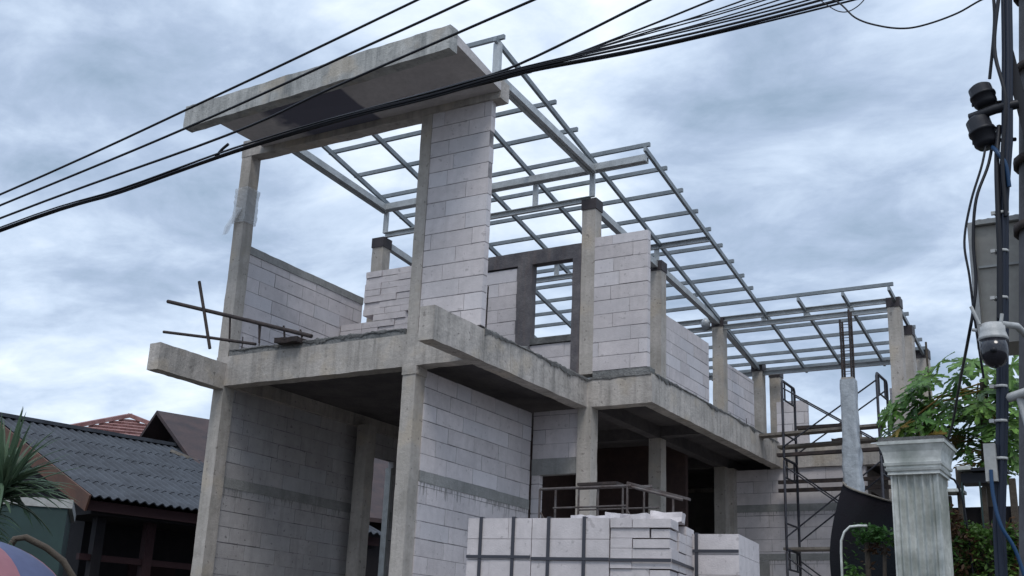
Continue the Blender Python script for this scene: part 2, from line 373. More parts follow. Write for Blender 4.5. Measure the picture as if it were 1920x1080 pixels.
# damp patch on the soffit
t_ = SOF.node_tree; b_ = t_.nodes['Principled BSDF']; src = b_.inputs['Base Color'].links[0].from_socket
g_ = N(t_, 'ShaderNodeNewGeometry'); sp_ = N(t_, 'ShaderNodeSeparateXYZ'); L(t_, g_.outputs['Position'], sp_.inputs[0])
nn = N(t_, 'ShaderNodeTexNoise', i_Scale=3.5, i_Detail=4.0); L(t_, g_.outputs['Position'], nn.inputs['Vector'])
xx = mth(t_, 'ADD', sp_.outputs[0], mth(t_, 'MULTIPLY', mth(t_, 'SUBTRACT', nn.outputs[0], .5), .7))
m1 = N(t_, 'ShaderNodeMapRange', clamp=True); m1.inputs['From Min'].default_value = -2.0; m1.inputs['From Max'].default_value = -1.75; L(t_, xx, m1.inputs['Value'])
m2 = N(t_, 'ShaderNodeMapRange', clamp=True); m2.inputs['From Min'].default_value = -.62; m2.inputs['From Max'].default_value = -.66; L(t_, sp_.outputs[0], m2.inputs['Value'])
fx = N(t_, 'ShaderNodeMix', data_type='RGBA'); L(t_, mth(t_, 'MULTIPLY', m1.outputs[0], m2.outputs[0]), fx.inputs[0]); L(t_, src, fx.inputs[6]); fx.inputs[7].default_value = (.14, .14, .18, 1)
L(t_, fx.outputs[2], b_.inputs['Base Color'])
cslab(-2.7, 1.19, 8.28, 8.41, 'canopy_slab', SOF)
beam(-3.09, 1.19, 0, .2, 8.22, 8.47, m=CON, name='top_beam')
# walls
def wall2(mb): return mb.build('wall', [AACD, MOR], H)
def wall(mb): return mb.build('wall', [AAC, MOR], H)
wall(block_wall('x', .02, .12, .168, 1.05, 5.31, 8.218, H=.208, seed=3))
wall(block_wall('y', -3.03, -2.93, .2, 2.8, 5.3, 6.82, seed=4)); wall(block_wall('y', -3.03, -2.93, 3.0, 10.0, 5.3, 6.5, seed=5))
MB().rbox(-3.04, -2.92, .2, 2.8, 6.82, 6.93, .006, .1).build('wall_cap', BAND, H)
wall(block_wall('x', 2.81, 2.91, -.72, -.12, 5.25, 7.07, seed=6))
wall(block_wall('x', 2.81, 2.91, .12, .78, 5.25, 5.86, seed=7))
wall(block_wall('x', 2.8, 2.9, 1.12, 1.93, 5.39, 7.33, H=.2, seed=8))
wall(block_wall('y', 1.02, 1.12, 5.36, 7.2, 5.3, 6.9, seed=9)); wall(block_wall('y', 1.02, 1.12, 8.1, 9.5, 5.3, 6.76, seed=10))
wall(block_wall('x', 8.22, 8.32, 1.95, 2.48, 5.23, 6.05, seed=12)); wall(block_wall('x', 8.22, 8.32, 3.86, 4.36, 5.23, 6.12, seed=13))
MB().rbox(1.125, 1.96, 2.808, 2.99, 5.285, 5.388, .010, .05, freq=5).build('slab_edge', SLE, H)
# window surround on the upper floor
wf = MB().rbox(-.8, .908, 2.79, 2.93, 7.07, 7.28, .006, .1).build('window_surround', FRM, H)
for a, b, z0, z1 in ((-.12, .118, 5.25, 7.068), (.78, .907, 5.25, 7.068)): MB().rbox(a, b, 2.79, 2.93, z0, z1, .005, .1).build('window_post', FRM, wf)
MB().rbox(.118, .78, 2.79, 2.93, 5.86, 5.95, .005, .1).build('window_sill', RUB, wf)
# ground floor walls
wall(block_wall('y', .10, .2, .2, 2.8, 1.1, 3.55, seed=14)); wall(block_wall('y', .10, .2, .2, 2.8, 3.68, 4.898, seed=15))
def tie(x0, x1, y0, y1, z0, z1):
    mb = MB().rbox(x0, x1, y0, y1, z0, z1, .004, .1); r_ = random.Random(int(abs(x0*100+y0*77))); ln = max(x1-x0, y1-y0)
    for i in range(int(ln/.035)):
        if r_.random() < .3: continue
        h_ = r_.uniform(.02, .19)*(1 if r_.random() < .5 else .5); p = i*.035+r_.random()*.02; w_ = r_.uniform(.006, .02)
        if p+w_ > ln: continue
        if y1-y0 > x1-x0: mb.add([(x1+.001, y0+p, z0+.01), (x1+.003, y0+p+w_, z0+.01), (x1-.001, y0+p+w_*.6, z0-h_), (x1-.001, y0+p+w_*.3, z0-h_)], [(0, 1, 2, 3)], 1)
        else: mb.add([(x0+p, y0-.003, z0+.01), (x0+p+w_, y0-.003, z0+.01), (x0+p+w_*.6, y0+.001, z0-h_), (x0+p+w_*.3, y0+.001, z0-h_)], [(3, 2, 1, 0)], 1)
    return mb.build('tie_beam', [BAND, DRP], H)
tie(.095, .206, .2, 2.8, 3.55, 3.68)
wall(block_wall('x', 2.85, 2.95, .2, .91, 4.24, 4.898, seed=16)); MB().rbox(.2, .91, 2.84, 2.96, 4.02, 4.24, .004, .1).build('door_lintel', BAND, H)
wall(block_wall('x', 2.85, 2.95, .2, .32, 1.1, 4.02, seed=17))
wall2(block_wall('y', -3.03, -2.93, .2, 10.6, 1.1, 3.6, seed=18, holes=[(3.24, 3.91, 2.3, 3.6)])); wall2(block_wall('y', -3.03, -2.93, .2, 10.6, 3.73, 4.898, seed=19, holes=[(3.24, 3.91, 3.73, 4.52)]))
tie(-3.04, -2.924, .2, 3.24, 3.6, 3.73); tie(-3.04, -2.924, 3.91, 10.6, 3.6, 3.73)
wl = MB().box(-3.03, -2.925, 3.85, 3.9, 2.4, 4.42).box(-3.03, -2.925, 3.25, 3.3, 2.4, 4.42).build('window_frame', CABS, H)
wall(block_wall('x', 8.24, 8.34, 1.2, 3.4, 1.1, 4.16, seed=20)); wall(block_wall('x', 8.24, 8.34, 1.2, 3.4, 4.28, 4.876, seed=21))
tie(1.2, 3.4, 8.235, 8.345, 4.16, 4.28); tie(1.2, 3.4, 8.235, 8.345, 3.36, 3.47)
MB().box(1.55, 1.75, 8.225, 8.24, 1.1, 3.35).build('pale_patch', BAND, H)
MB().rbox(1.0, 1.2, 8.1, 8.34, 0, 4.9, .005, .1).build('column', CONL, H)
wall(block_wall('y', 3.3, 3.4, 8.34, 10.8, 1.1, 2.6, seed=22)); 
MB().box(3.31, 3.39, 9.3, 10.9, 2.6, 4.876).box(3.31, 3.39, 8.34, 8.6, 2.6, 4.876).box(3.31, 3.39, 8.6, 9.3, 4.5, 4.876).build('side_wall', BRK, H)
MB().box(-2.93, 3.31, 10.75, 10.85, 1.1, 5.08).build('rear_wall', ROOMM, H)
MB().box(-1.2, -1.1, 4.2, 10.7, 1.1, SL-.003).box(-1.1, .93, 6.6, 6.7, 1.1, SL-.003).build('added_inner_wall', REDI, H)  # partitions added to keep the ground floor interior dark
# ---- roof steel
PY = [.1, .8, 1.5, 2.15, 2.79, 3.4, 4.0, 4.6, 5.14, 5.65, 6.17, 6.66, 7.1, 7.53, 8.05, 8.6, 9.1, 9.6, 9.95, 10.25]
rf = MB().bar((-2.67, 2.8, zr(2.8)-.22), (1.9, 2.8, zr(2.8)-.22), .06, .1).build('roof_frame', STL, H)
rf['label'] = 'galvanised steel roof frame of rafters and purlins, no roofing yet'
for y in PY:
    xe = 1.14 if y < 2.7 else (1.96 if y < 7.5 else 4.17)
    MB().bar((-2.78, y, zr(y)-.035), (xe, y, zr(y)-.03), .042, .058).build('purlin', STD, rf)
RX = [-2.66, -1.72, -.82, 0.02, 1.06]
for x in RX:
    MB().bar((x, .0, zr(0)-.11), (x, 10.3, zr(10.3)-.11), .042, .07).build('rafter', STD, rf)
MB().bar((1.9, 2.75, zr(2.75)-.11), (1.9, 10.3, zr(10.3)-.11), .042, .07).build('rafter', STD, rf)
for x in (2.6, 3.35, 4.1): MB().bar((x, 7.5, zr(7.5)-.11), (x, 10.3, zr(10.3)-.11), .042, .07).build('rafter', STD, rf)
for (a, b) in (((-2.66, .2, 8.56), (-2.66, 2.86, 8.40)), ((1.06, .2, 8.55), (1.06, 2.8, 8.38))):
    MB().bar((a[0]-.035, *a[1:]), (b[0]-.035, *b[1:]), .045, .13).bar((a[0]+.035, *a[1:]), (b[0]+.035, *b[1:]), .045, .10).build('tie_beam_steel', STL, rf)
for x in (-2.66, 1.06):
    xs = -2.72 if x < 0 else 1.02
    MB().bar((xs, 2.95, 7.86), (xs, 5.2, 7.68), .09, .1).build('tie_beam_steel', STL, rf)
    MB().bar((xs, 5.3, 7.68), (xs, 8.0, 7.48), .09, .1).build('tie_beam_steel', STL, rf)
    MB().bar((xs, 8.0, 7.48), (xs, 10.2, 7.13), .09, .1).build('tie_beam_steel', STL, rf)
def truss(y, xl, xr, zt, zb, posts, xb=None):
    MB().cchan((xl, y, zt), (xr, y, zt), .045, .085).build('roof_beam', STL, rf)
    if zb: MB().cchan((xl, y, zb), (xb or xr, y, zb), .045, .085).build('roof_beam', STL, rf)
    for x in posts: MB().box(x-.035, x+.035, y-.025, y+.025, (zb or zt)+.043, zt-.043).build('king_post', STL, rf)
truss(2.88, -2.66, 1.9, 8.40, 7.96, (-2.66, -1.72, -.82, .08, 1.02), 1.0)
truss(5.25, -2.66, 1.9, 8.02, 7.73, (-2.66, -1.72, -.82, .08, 1.0), .95)
truss(7.95, -2.66, 4.1, 7.53, 7.38, (-2.66, -1.72, -.82, .08, 1.0, 1.85, 2.6, 3.35, 4.0), 4.0)
truss(10.1, -2.66, 4.1, 7.04, None, ())
for a in ((1.06, .08, 8.47, zr(.1)-.12),): MB().box(a[0]-.05, a[0]+.05, a[1]-.03, a[1]+.03, a[2], a[3]).build('king_post', STL, rf)
MB().box(-2.70, -2.62, .05, .11, 8.47, zr(.1)-.12).build('king_post', STL, rf)
# short starter bars sticking out of the slab
for (x, y, z1) in ((1.0, .13, 5.9), (1.0, .22, 5.85)): MB().tube([(x, y, 5.25), (x+.005, y, z1)], .009, 6).build('starter_bar', RUST, H)
for i, (x, h_) in enumerate(((-2.75, .28), (-2.45, .45), (-1.3, .12))): MB().tube([(x, .1, 5.25), (x-.01, .1, 5.3+h_)], .008, 6).build('starter_bar', RUST, H)

# ================================================================= THINGS ON THE UPPER FLOOR
# stack of loose blocks beside the tall wall
ORDW = ['bottom', 'second', 'third', 'fourth', 'fifth', 'sixth', 'seventh', 'eighth', 'ninth', 'tenth', 'eleventh', 'twelfth', 'thirteenth', 'fourteenth', 'fifteenth', 'sixteenth', 'seventeenth', 'eighteenth', 'top']
for row in range(19):
    k = 0
    z = 5.25+row*.1; xs = -2.92 if row < 12 else -2.52
    x = xs+(0 if row % 3 else .0)
    while x < -1.75:
        l_ = rnd.choice((.3, .3, .4, .6) if row % 2 else (.3, .6, .4)); l_ = min(l_, -1.64-x)
        if l_ < .12: break
        if row == 11 and x < -2.6: x += l_; continue
        dz = rnd.uniform(0, .006)
        mb = MB().box(x+.004, x+l_-.004, 2.3+rnd.uniform(0, .025), 2.62, z+.001, z+.094)
        o = solo('loose_block', mb, AAC, (x+l_/2, 2.46, z), '%s loose block from the left in the %s row of the upper floor stack' % (('first', 'second', 'third', 'fourth', 'fifth', 'sixth')[k], ORDW[row]), 'block', 'blocks stacked on the upper floor')
        x += l_; k += 1
# reinforcement mesh sticking out past the left column
T = thing('reinforcement_mesh', (-2.4, -.4, 5.25), 'dark steel bars in a ladder sticking out past the left front column', 'rebar')
def rod(a, b, r=.016): MB().tube([a, tuple((p+q)/2+(.006 if i == 2 else 0) for i, (p, q) in enumerate(zip(a, b))), b], r, 8).build('bar', RUST, T)
rod((-3.73, -.4, 6.05), (-1.13, -.4, 5.29), .026); rod((-3.73, -.4, 5.62), (-2.04, -.4, 5.28), .02); rod((-3.15, -.43, 6.25), (-2.8, -.43, 5.29), .021)
for x in (-2.52, -2.0, -1.58, -1.3): rod((x, -.38, 5.3 if x > -2.5 else 5.36), (x-.04, -.38, 6.05-(x+3.73)*.292+(.06 if x > -2 else .03)), .013)
mb = MB().rbox(-1.98, -1.62, -.12, .12, 5.36, 5.42, .02, .04)
solo('wooden_offcut', mb, RUST, (-1.8, 0, 5.36), 'dark scrap board lying on the slab edge under the steel bars', 'board')
# clear plastic rag tied round the upper left column
mb = MB(); n = 10
for zz in range(13):
    z = 7.72-zz*.05; f = .025+.012*math.sin(zz*1.3)
    for i in range(n):
        pass
vs = []; nv = 16
for j in range(14):
    z = 7.74-j*.04
    for i in range(nv):
        a = 2*PI*i/nv; cx_, cy_ = max(-1, min(1, 1.5*math.cos(a))), max(-1, min(1, 1.5*math.sin(a)))
        q = Vector((-2.99+cx_*.098, .1+cy_*.105, z)); q += Vector((cx_, cy_, 0))*(.012+.02*abs(noise.noise(q*17)))
        vs.append(q)
fs = [(j*nv+i, j*nv+(i+1) % nv, (j+1)*nv+(i+1) % nv, (j+1)*nv+i) for j in range(13) for i in range(nv)]
mb.add(vs, fs)
tail = [(-3.05, -.03, 7.45), (-2.95, -.035, 7.42), (-3.09, -.06, 7.3), (-3.0, -.07, 7.27), (-3.17, -.08, 7.16), (-3.05, -.09, 7.17), (-3.2, -.07, 7.04), (-3.12, -.08, 7.06)]
mb.add(tail, [(0, 1, 3, 2), (2, 3, 5, 4), (4, 5, 7, 6)]); mb.add([Vector(v)+Vector((.02, .012, 0)) for v in tail], [(2, 3, 1, 0), (4, 5, 3, 2), (6, 7, 5, 4)])
RAG = mat('clear_plastic', (.5, .52, .54), .3, spec=.6, bump=.6, bscale=12); RAG.node_tree.nodes['Principled BSDF'].inputs['Alpha'].default_value = .42
solo('plastic_rag', mb, RAG, (-3, 0, 7.1), 'pale plastic sheet tied round the left upper column under the canopy', 'plastic sheet')
# lantern-like bucket hanging on the last wall
mb = MB().lathe((1.155, 8.95, 5.5), ((0, 0), (.035, 0), (.045, .1), (.045, .2), (.02, .26), (.006, .29), (.006, .44), (0, .44)), 12)
solo('hanging_lamp', mb, RUST, (1.155, 8.95, 5.5), 'small dark lamp hanging on the low block wall above the side slab edge', 'lamp')
mb = MB().lathe((.80, 7.9, 7.36), ((0, 0), (.05, .02), (.085, .08), (.08, .16), (.03, .22), (0, .22)), 12)
solo('plastic_bag', mb, WRP, (.8, 7.9, 7.36), 'grey bag caught under the roof beam beside the fourth side column', 'bag')

# ================================================================= NEW COLUMN, SCAFFOLD
T = thing('new_column', (3.62, 6.55, 0), 'freshly cast column wrapped in pale plastic with bars standing out of its top', 'column')
MB().box(3.53, 3.71, 6.46, 6.64, 0, 5.93).build('column_core', CONL, T)
vs = []; nv = 28; nz = 60
for j in range(nz+1):
    z = 1.5+j*(5.9-1.5)/nz
    for i in range(nv):
        a = 2*PI*i/nv; cx_, cy_ = max(-1, min(1, 1.42*math.cos(a))), max(-1, min(1, 1.42*math.sin(a)))
        q = Vector((3.62+cx_*.098, 6.55+cy_*.098, z)); loose = .012+(.035 if z < 4.9 else .008)
        vs.append(q+Vector((cx_, cy_, 0))*loose*(.3+1.4*abs(noise.noise(Vector((q.x*6, q.y*6, q.z*3+q.x*5))))))
MB().add(vs, [(j*nv+i, j*nv+(i+1) % nv, (j+1)*nv+(i+1) % nv, (j+1)*nv+i) for j in range(nz) for i in range(nv)], 0, True).build('plastic_cover', WRP, T)
for dx, dy in ((-.07, -.07), (.07, -.07), (-.07, .07), (.07, .07)):
    MB().tube([(3.62+dx, 6.55+dy, 5.8), (3.625+dx, 6.55+dy, 6.35), (3.62+dx, 6.55+dy, 6.93+dx)], .017, 8).build('rebar', RUST, T)
for i in range(8):
    z = 6.02+i*.105; c_ = [(-.08, -.08), (.08, -.08), (.08, .08), (-.08, .08), (-.08, -.08)]
    MB().tube([(3.62+a, 6.55+b, z+.01*(i % 2)) for a, b in c_], .006, 5).build('stirrup', RUST, T)

S1 = thing('scaffold_tower', (3.1, 7.3, 0), 'dark steel frame scaffold with cross braces around the plastic wrapped column', 'scaffold')
def frame(x, y0, y1, z0, h, m, root, inner=True, r=.022):
    f = MB().tube([(x, y0, z0), (x, y0, z0+h-.05), (x, y0+.04, z0+h), (x, y1-.04, z0+h), (x, y1, z0+h-.05), (x, y1, z0)], r, 8)
    f.tube([(x, y0, z0+h-.3), (x, y1, z0+h-.3)], r*.7, 6)
    if inner:
        f.tube([(x, y0+.14, z0+h-.3), (x, y0+.14, z0+h)], r*.7, 6).tube([(x, y1-.14, z0+h-.3), (x, y1-.14, z0+h)], r*.7, 6)
        f.tube([(x, y0+.02, z0+.4), (x, y1-.02, z0+.4)], r*.7, 6)
    return f.build('scaffold_frame', m, root)
LV = [.15, 2.0, 3.42, 4.84]; HT = [1.85, 1.42, 1.42, 1.27]
for z, h in zip(LV, HT):
    for x in (2.42, 3.93): frame(x, 7.05, 7.72, z, h, SCF, S1)
    for y in (7.03, 7.74):
        MB().tube([(2.42, y, z+.18), (3.93, y, z+h-.12)], .013, 6).build('cross_brace', SCF, S1)
        MB().tube([(2.42, y+.02, z+h-.12), (3.93, y+.02, z+.18)], .013, 6).build('cross_brace', SCF, S1)
def plank(a, b, w_, t__, label, m=PLK, grp=None):
    a, b = Vector(a), Vector(b)
    return solo('plank', MB().bar(a, b, w_, t__), m, (a+b)/2-Vector((0, 0, t__/2)), label, 'plank', grp)
plank((1.85, 7.2, 5.24), (3.98, 7.2, 5.30), .22, .04, 'weathered plank across the scaffold level with the upper slab edge')
plank((2.2, 7.52, 5.10), (4.5, 7.52, 5.16), .22, .04, 'lower pale plank passed through the scaffold behind the wrapped column')
plank((2.3, 7.1, 4.90), (4.2, 7.1, 4.92), .10, .05, 'dark batten clamped on the scaffold joint below the planks', RUST)
plank((2.3, 7.4, 3.45), (4.0, 7.4, 3.46), .3, .04, 'lowest scaffold plank in front of the block rear wall')
plank((2.6, 7.25, 5.345), (3.55, 7.3, 5.355), .18, .05, 'short board lying on top of the highest scaffold plank', RUST)
for i, (x0, x1, y, z) in enumerate(((2.0, 4.1, 8.05, 4.62), (2.0, 4.1, 8.05, 4.48))):
    plank((x0, y, z), (x1, y, z), .05, .06, ('upper' if i == 0 else 'lower')+' formwork batten left under the rear floor beam', RUST)
# rubble on the rear slab
for i, (x, y, s_, z) in enumerate(((3.0, 8.4, .16, 5.24), (3.3, 8.45, .12, 5.24), (3.15, 8.5, .13, 5.37))):
    solo('cement_bag', MB().rbox(x-s_, x+s_, y-.1, y+.1, z, z+.12, .03, .05), PLK if i else RUST, (x, y, z), ('dark sack lying on the rear slab behind the scaffold', 'pale sack lying right of a dark sack on the rear slab', 'small pale sack on top of the other sacks on the rear slab')[i], 'sack')

# ================================================================= PALLETS OF BLOCKS
th = math.atan2(.34, 2.11); PO = Vector((1.49, -.71, 0)); ex = Vector((math.cos(th), math.sin(th), 0)); ey = Vector((-math.sin(th), math.cos(th), 0))
def pack(u0, u1, v0, v1, z0, z1, label, straps, seed, coarse=True, rough=False, O=PO, group='strapped packs of grey blocks', hs=True, EX=ex, EY=ey):
    r_ = random.Random(seed); mt = Matrix((EX, EY, Vector((0, 0, 1)))).transposed().to_4x4(); mt.translation = O
    T = thing('block_pack', O+EX*(u0+u1)/2+EY*(v0+v1)/2+Vector((0, 0, z0)), label, 'block pack', group)
    Hh = .202 if coarse else .1; nr = round((z1-z0)/Hh); Hh = (z1-z0)/nr
    for rr in range(nr):
        z = z0+rr*Hh
        nb = 1 if coarse else 2
        cuts = [u0, u1] if coarse and r_.random() < .55 else ([u0, u0+(u1-u0)*r_.choice((.36, .5, .64)), u1])
        for c in range(len(cuts)-1):
            vc = [v0, (v0+v1)/2, v1] if not rough else [v0, v0+.32, v0+.64, v1]
            for d_ in range(len(vc)-1):
                j = .022 if rough else .005
                if rough and rr == nr-1 and r_.random() < .3: continue
                ch = r_.random() < (.25 if rough else .0)
                a0, a1 = cuts[c]+.0015+(r_.uniform(0, .05) if ch else 0), cuts[c+1]-.0015
                b0, b1 = vc[d_]+.0015+r_.uniform(0, j), vc[d_+1]-.0015-r_.uniform(0, j)*(0 if d_ else 0)
                if d_ == 0 and u1 > 1.4 and c == len(cuts)-2: a1 -= r_.uniform(0, j)
                mb = MB().box(a0, a1, b0, b1, z+.002, z+Hh-(.002 if not ch else .012)); mb.xf(mt); mb.build('block', AAC, T)
    e_ = .007
    for su in straps:
        uu = u0+(u1-u0)*su
        mb = MB().box(uu-.018, uu+.018, v0-e_-.003, v0-e_+.002, z0, z1+.012).box(uu-.018, uu+.018, v0-e_, v1, z1+.004, z1+.010); mb.xf(mt); mb.build('strap', STR, T)
    if hs:
        for fz in hs:
            z = z0+(z1-z0)*fz
            mb = MB().box(u0, u1, v0-e_-.006, v0-e_-.003, z-.015, z+.015)
            if u1 > 2.0: mb.box(u1+.008, u1+.012, v0-e_, v1, z-.015, z+.015)
            mb.xf(mt); mb.build('strap', STR, T)
    return T
Z0, Z1 = 1.52, 2.985
pack(0, .70, 0, 1, Z0, Z1, 'strapped block pack at the left end of the pile below the cantilever beam', (.21, .72), 1, hs=(.735,))
pack(.705, 1.52, 0, 1, Z0, Z1, 'strapped block pack in the middle of the pile with two black bands', (.22, .68), 2, hs=(.725,))
pack(1.525, 2.14, 0, 1, Z0, Z1, 'rough untidy block pack with broken blocks at the right corner of the pile', (), 3, coarse=False, rough=True, hs=(.72,))
for i, (a, b) in enumerate(((0, .7), (.705, 1.52), (1.525, 2.14))):
    pack(a, b, 0, 1, .02, 1.5, ('lower left', 'lower middle', 'lower right corner')[i]+' block pack carrying the upper row of the pile', (.25, .75), 5+i, hs=(.5,))
O2 = Vector((3.02, .50, 0)); E2 = Vector((math.cos(.12), math.sin(.12), 0)); F2 = Vector((-math.sin(.12), math.cos(.12), 0))
pack(0, .92, 0, 1, 1.48, 2.93, 'neat block pack standing alone behind the right corner of the pile', (.52,), 9, hs=(.88,), O=O2, EX=E2, EY=F2)
pack(0, .92, 0, 1, .02, 1.46, 'lower block pack under the neat pack behind the pile', (.52,), 10, hs=(.5,), O=O2, EX=E2, EY=F2)
# broken pieces and wrapping on top
def onpile(u, v, z): return PO+ex*u+ey*v+Vector((0, 0, z))
for i, (u, v, a, b, h, lb) in enumerate(((1.35, .3, .30, .12, .045, 'flat broken block slab on the middle of the pile top'), (1.62, .35, .22, .1, .07, 'raised broken block on the pile top left of the corner'),
        (1.98, .5, .16, .14, .10, 'largest broken block on the right corner of the pile'), (1.78, .55, .12, .1, .06, 'small broken block beside the largest broken block on the pile'))):
    p = onpile(u, v, Z1+.004)
    mb = MB().rbox(-a, a, -b, b, 0, h, .02, .05, freq=6); mb.xf(Matrix.Translation(p) @ Matrix.Rotation(th+.2*(i-1.5), 4, 'Z')); solo('broken_block', mb, AAC, p, lb, 'block')

# ================================================================= WORK PLATFORM BEHIND THE PILE
T = thing('work_trestle', (2.4, 1.4, 0), 'pale rusty tube trestle platform standing behind the block pile', 'trestle')
def tb(a, b, r=.017, name='tube', m=SCL): MB().tube([a, b], r, 8).build(name, m, T)
x0, x1 = 1.40, 2.52
for (x, y) in ((x0, .95), (x1, .95), (1.57, 1.02), (2.14, .98), (1.42, 1.9), (2.30, 1.9), (2.02, 1.9), (3.03, 1.05)):
    tb((x, y, 1.1), (x, y, (3.52 if x < 3 else 3.38) if y < 1.6 else 3.67), .014, 'upright')
tb((x0, .95, 3.52), (x1+.05, .95, 3.52), .016, 'rail'); tb((x1, .95, 3.52), (3.14, 1.06, 3.36), .016, 'rail'); tb((1.42, 1.9, 3.66), (2.4, 1.9, 3.66), .014, 'rail')
tb((1.57, .97, 3.30), (x1, .95, 3.30), .011, 'rail'); tb((1.42, 1.9, 3.4), (2.5, 1.9, 3.40), .011, 'rail'); tb((x0+.02, .95, 3.25), (x0+.3, .95, 2.8), .009, 'cross_brace'); tb((x1, .95, 3.25), (3.03, 1.05, 2.4), .009, 'cross_brace')
tb((2.52, .95, 3.50), (2.4, 1.9, 3.65), .014, 'rail')
plank((1.86, 1.1, 3.57), (2.36, 1.1, 3.57), .2, .03, 'short dark board on the tube trestle behind the pile', RUST)
plank((2.50, 1.0, 3.56), (3.2, 1.12, 3.37), .08, .025, 'narrow board sloping off the right of the tube trestle', SCL)

# ================================================================= NEIGHBOURS ON THE LEFT
az = R(14); E_ = Vector((math.sin(az), math.cos(az), 0)); P_ = Vector((-E_.y, E_.x, 0)); E0 = Vector((-7.07, 1.57, 3.8)); Z_ = Vector((0, 0, 1))
RW, RH, RL = 4.6, 1.82, 6.0
def sheet_roof(o, e, dn, ln, wl, amp, rows, thick=.02):
    """corrugated sheets: o ridge start, e along the ridge, dn full vector ridge to eave"""
    mb = MB(); n = int(ln/wl)*10; nrm = e.cross(dn).normalized()
    if nrm.z < 0: nrm = -nrm
    for r_ in range(rows):
        a0, a1 = r_/rows, (r_+1)/rows+(.02 if r_ < rows-1 else 0); vs = []
        for t in range(2):
            for k_, a in enumerate((a0, a1)):
                for i in range(n+1):
                    p_ = o+e*(ln*i/n)+dn*a+nrm*(amp*math.cos(2*PI*i/10)+(.0 if k_ == 0 else .014)-t*thick)
                    vs.append(p_)
        m_ = n+1
        mb.add(vs, [(i, i+1, m_+i+1, m_+i) for i in range(n)]+[(2*m_+i, 3*m_+i, 3*m_+i+1, 2*m_+i+1) for i in range(n)]+[(m_+i, m_+i+1, 3*m_+i+1, 3*m_+i) for i in range(n)], 0, False)
    return mb
T = thing('neighbour_house', E0*1+P_*3-Vector((0, 0, 3.8)), 'low old house with dark corrugated roof and orange edge board beside the new building', 'house')
Rg = E0+P_*RW+Z_*RH
rf2 = sheet_roof(Rg-E_*.0, E_, E0-Rg, RL, .157, .022, 5).build('roof', CRT, T)
MB().bar(Rg-E_*.05+Z_*.03, Rg+E_*RL+Z_*.03, .22, .07).build('ridge_cap', CRT, rf2)
dn2 = (P_*RW-Z_*RH); sheet_roof(Rg, E_, dn2, RL, .157, .022, 5).build('roof', CRT, T)
MB().bar(E0-E_*.04-Z_*.12-P_*.05, Rg-E_*.04-Z_*.12, .03, .26).build('edge_board', ORG, T)
MB().bar(E0+E_*.0+P_*.12-Z_*.13, E0+E_*RL+P_*.12-Z_*.13, .03, .16).build('eave_board', MAR, T)
def pr(a, b, z0, z1, p0, p1): # prism in house coordinates
    o = Vector((E0.x, E0.y, 0)); q = [o+E_*a+P_*p0, o+E_*b+P_*p0, o+E_*b+P_*p1, o+E_*a+P_*p1]
    return [Vector((v.x, v.y, z0)) for v in q]+[Vector((v.x, v.y, z1)) for v in q]
MB().hexa(pr(.7, RL-.1, 0, 3.9, 1.5, 8.2)).build('wall', DRK, T)
MB().hexa(pr(.15, RL, 3.55, 3.62, .2, 1.5)).build('ceiling', DRK, T)
for a in (.4, 1.3, 3.2, 5.2): MB().hexa(pr(a, a+.16, 0, 3.56, .45, .61)).build('post', MAR if a > 1 else DRK, T)
MB().hexa(pr(1.6, 2.5, 1.0, 3.0, 1.46, 1.50)).build('door', MAR, T)
MB().hexa(pr(.2, RL, 2.85, 2.95, .48, .58)).build('beam', MAR, T)
gb = MB(); q0 = Vector((E0.x, E0.y, 0))+E_*.7
a_, b_2, c_2 = q0+P_*1.5+Z_*3.9, q0+P_*7.7+Z_*3.9, q0+P_*4.6+Z_*5.45
gb.add([a_, b_2, c_2, a_+E_*.1, b_2+E_*.1, c_2+E_*.1], [(0, 2, 1), (3, 4, 5), (0, 3, 5, 2), (1, 2, 5, 4), (0, 1, 4, 3)]).build('gable', DRK, T)
# green shed with a pale top edge in front of it
T = thing('green_shed', (-6.4, -1.6, 0), 'small green painted shed with a pale top edge behind the spiky plant', 'shed')
gs = [Vector((-8.6, -3.9, 0)), Vector((-5.12, -.38, 0)), Vector((-6.6, .9, 0)), Vector((-9.9, -2.5, 0))]
MB().hexa(gs+[v+Z_*3.3 for v in gs]).build('wall', GRN, T)
MB().hexa([v+Z_*3.303+(v-Vector((-7.5, -1.5, 0))).normalized()*.06 for v in gs]+[v+Z_*3.42+(v-Vector((-7.5, -1.5, 0))).normalized()*.06 for v in gs]).build('roof', CABS, T)
# brown gabled roof behind
T = thing('brown_roof_house', (-12, 9, 0), 'house with a dark brown gabled roof showing behind the corrugated roof', 'house')
az2 = R(20); e2 = Vector((math.sin(az2), math.cos(az2), 0)); p2 = Vector((-e2.y, e2.x, 0)); A = Vector((-11.66, 6.83, 6.46))
def slab(o, a, b, n_, t__): n_ = n_.normalized()*t__; return MB().hexa([o, o+a, o+a+b, o+b, o+n_, o+a+n_, o+a+b+n_, o+b+n_])
for s_ in (1, -1):
    sl_ = -p2*s_*3.6-Z_*2.2 if s_ > 0 else p2*3.6-Z_*2.2
    slab(A, e2*7, sl_, Z_, .09).build('roof', CR2M, T)
q = A+e2*.6
MB().add([q-p2*3.3-Z_*2.1, q+p2*3.3-Z_*2.1, q-Z_*.05, q-p2*3.3-Z_*2.1+e2*6, q+p2*3.3-Z_*2.1+e2*6, q-Z_*.05+e2*6], [(0, 1, 2), (3, 5, 4), (0, 2, 5, 3), (1, 4, 5, 2)]).build('gable', DRK, T)
b0 = Vector((q.x, q.y, 0)); MB().hexa([b0-p2*3.2, b0-p2*3.2+e2*6, b0+p2*3.2+e2*6, b0+p2*3.2]+[v+Z_*4.4 for v in (b0-p2*3.2, b0-p2*3.2+e2*6, b0+p2*3.2+e2*6, b0+p2*3.2)]).build('wall', DRK, T)
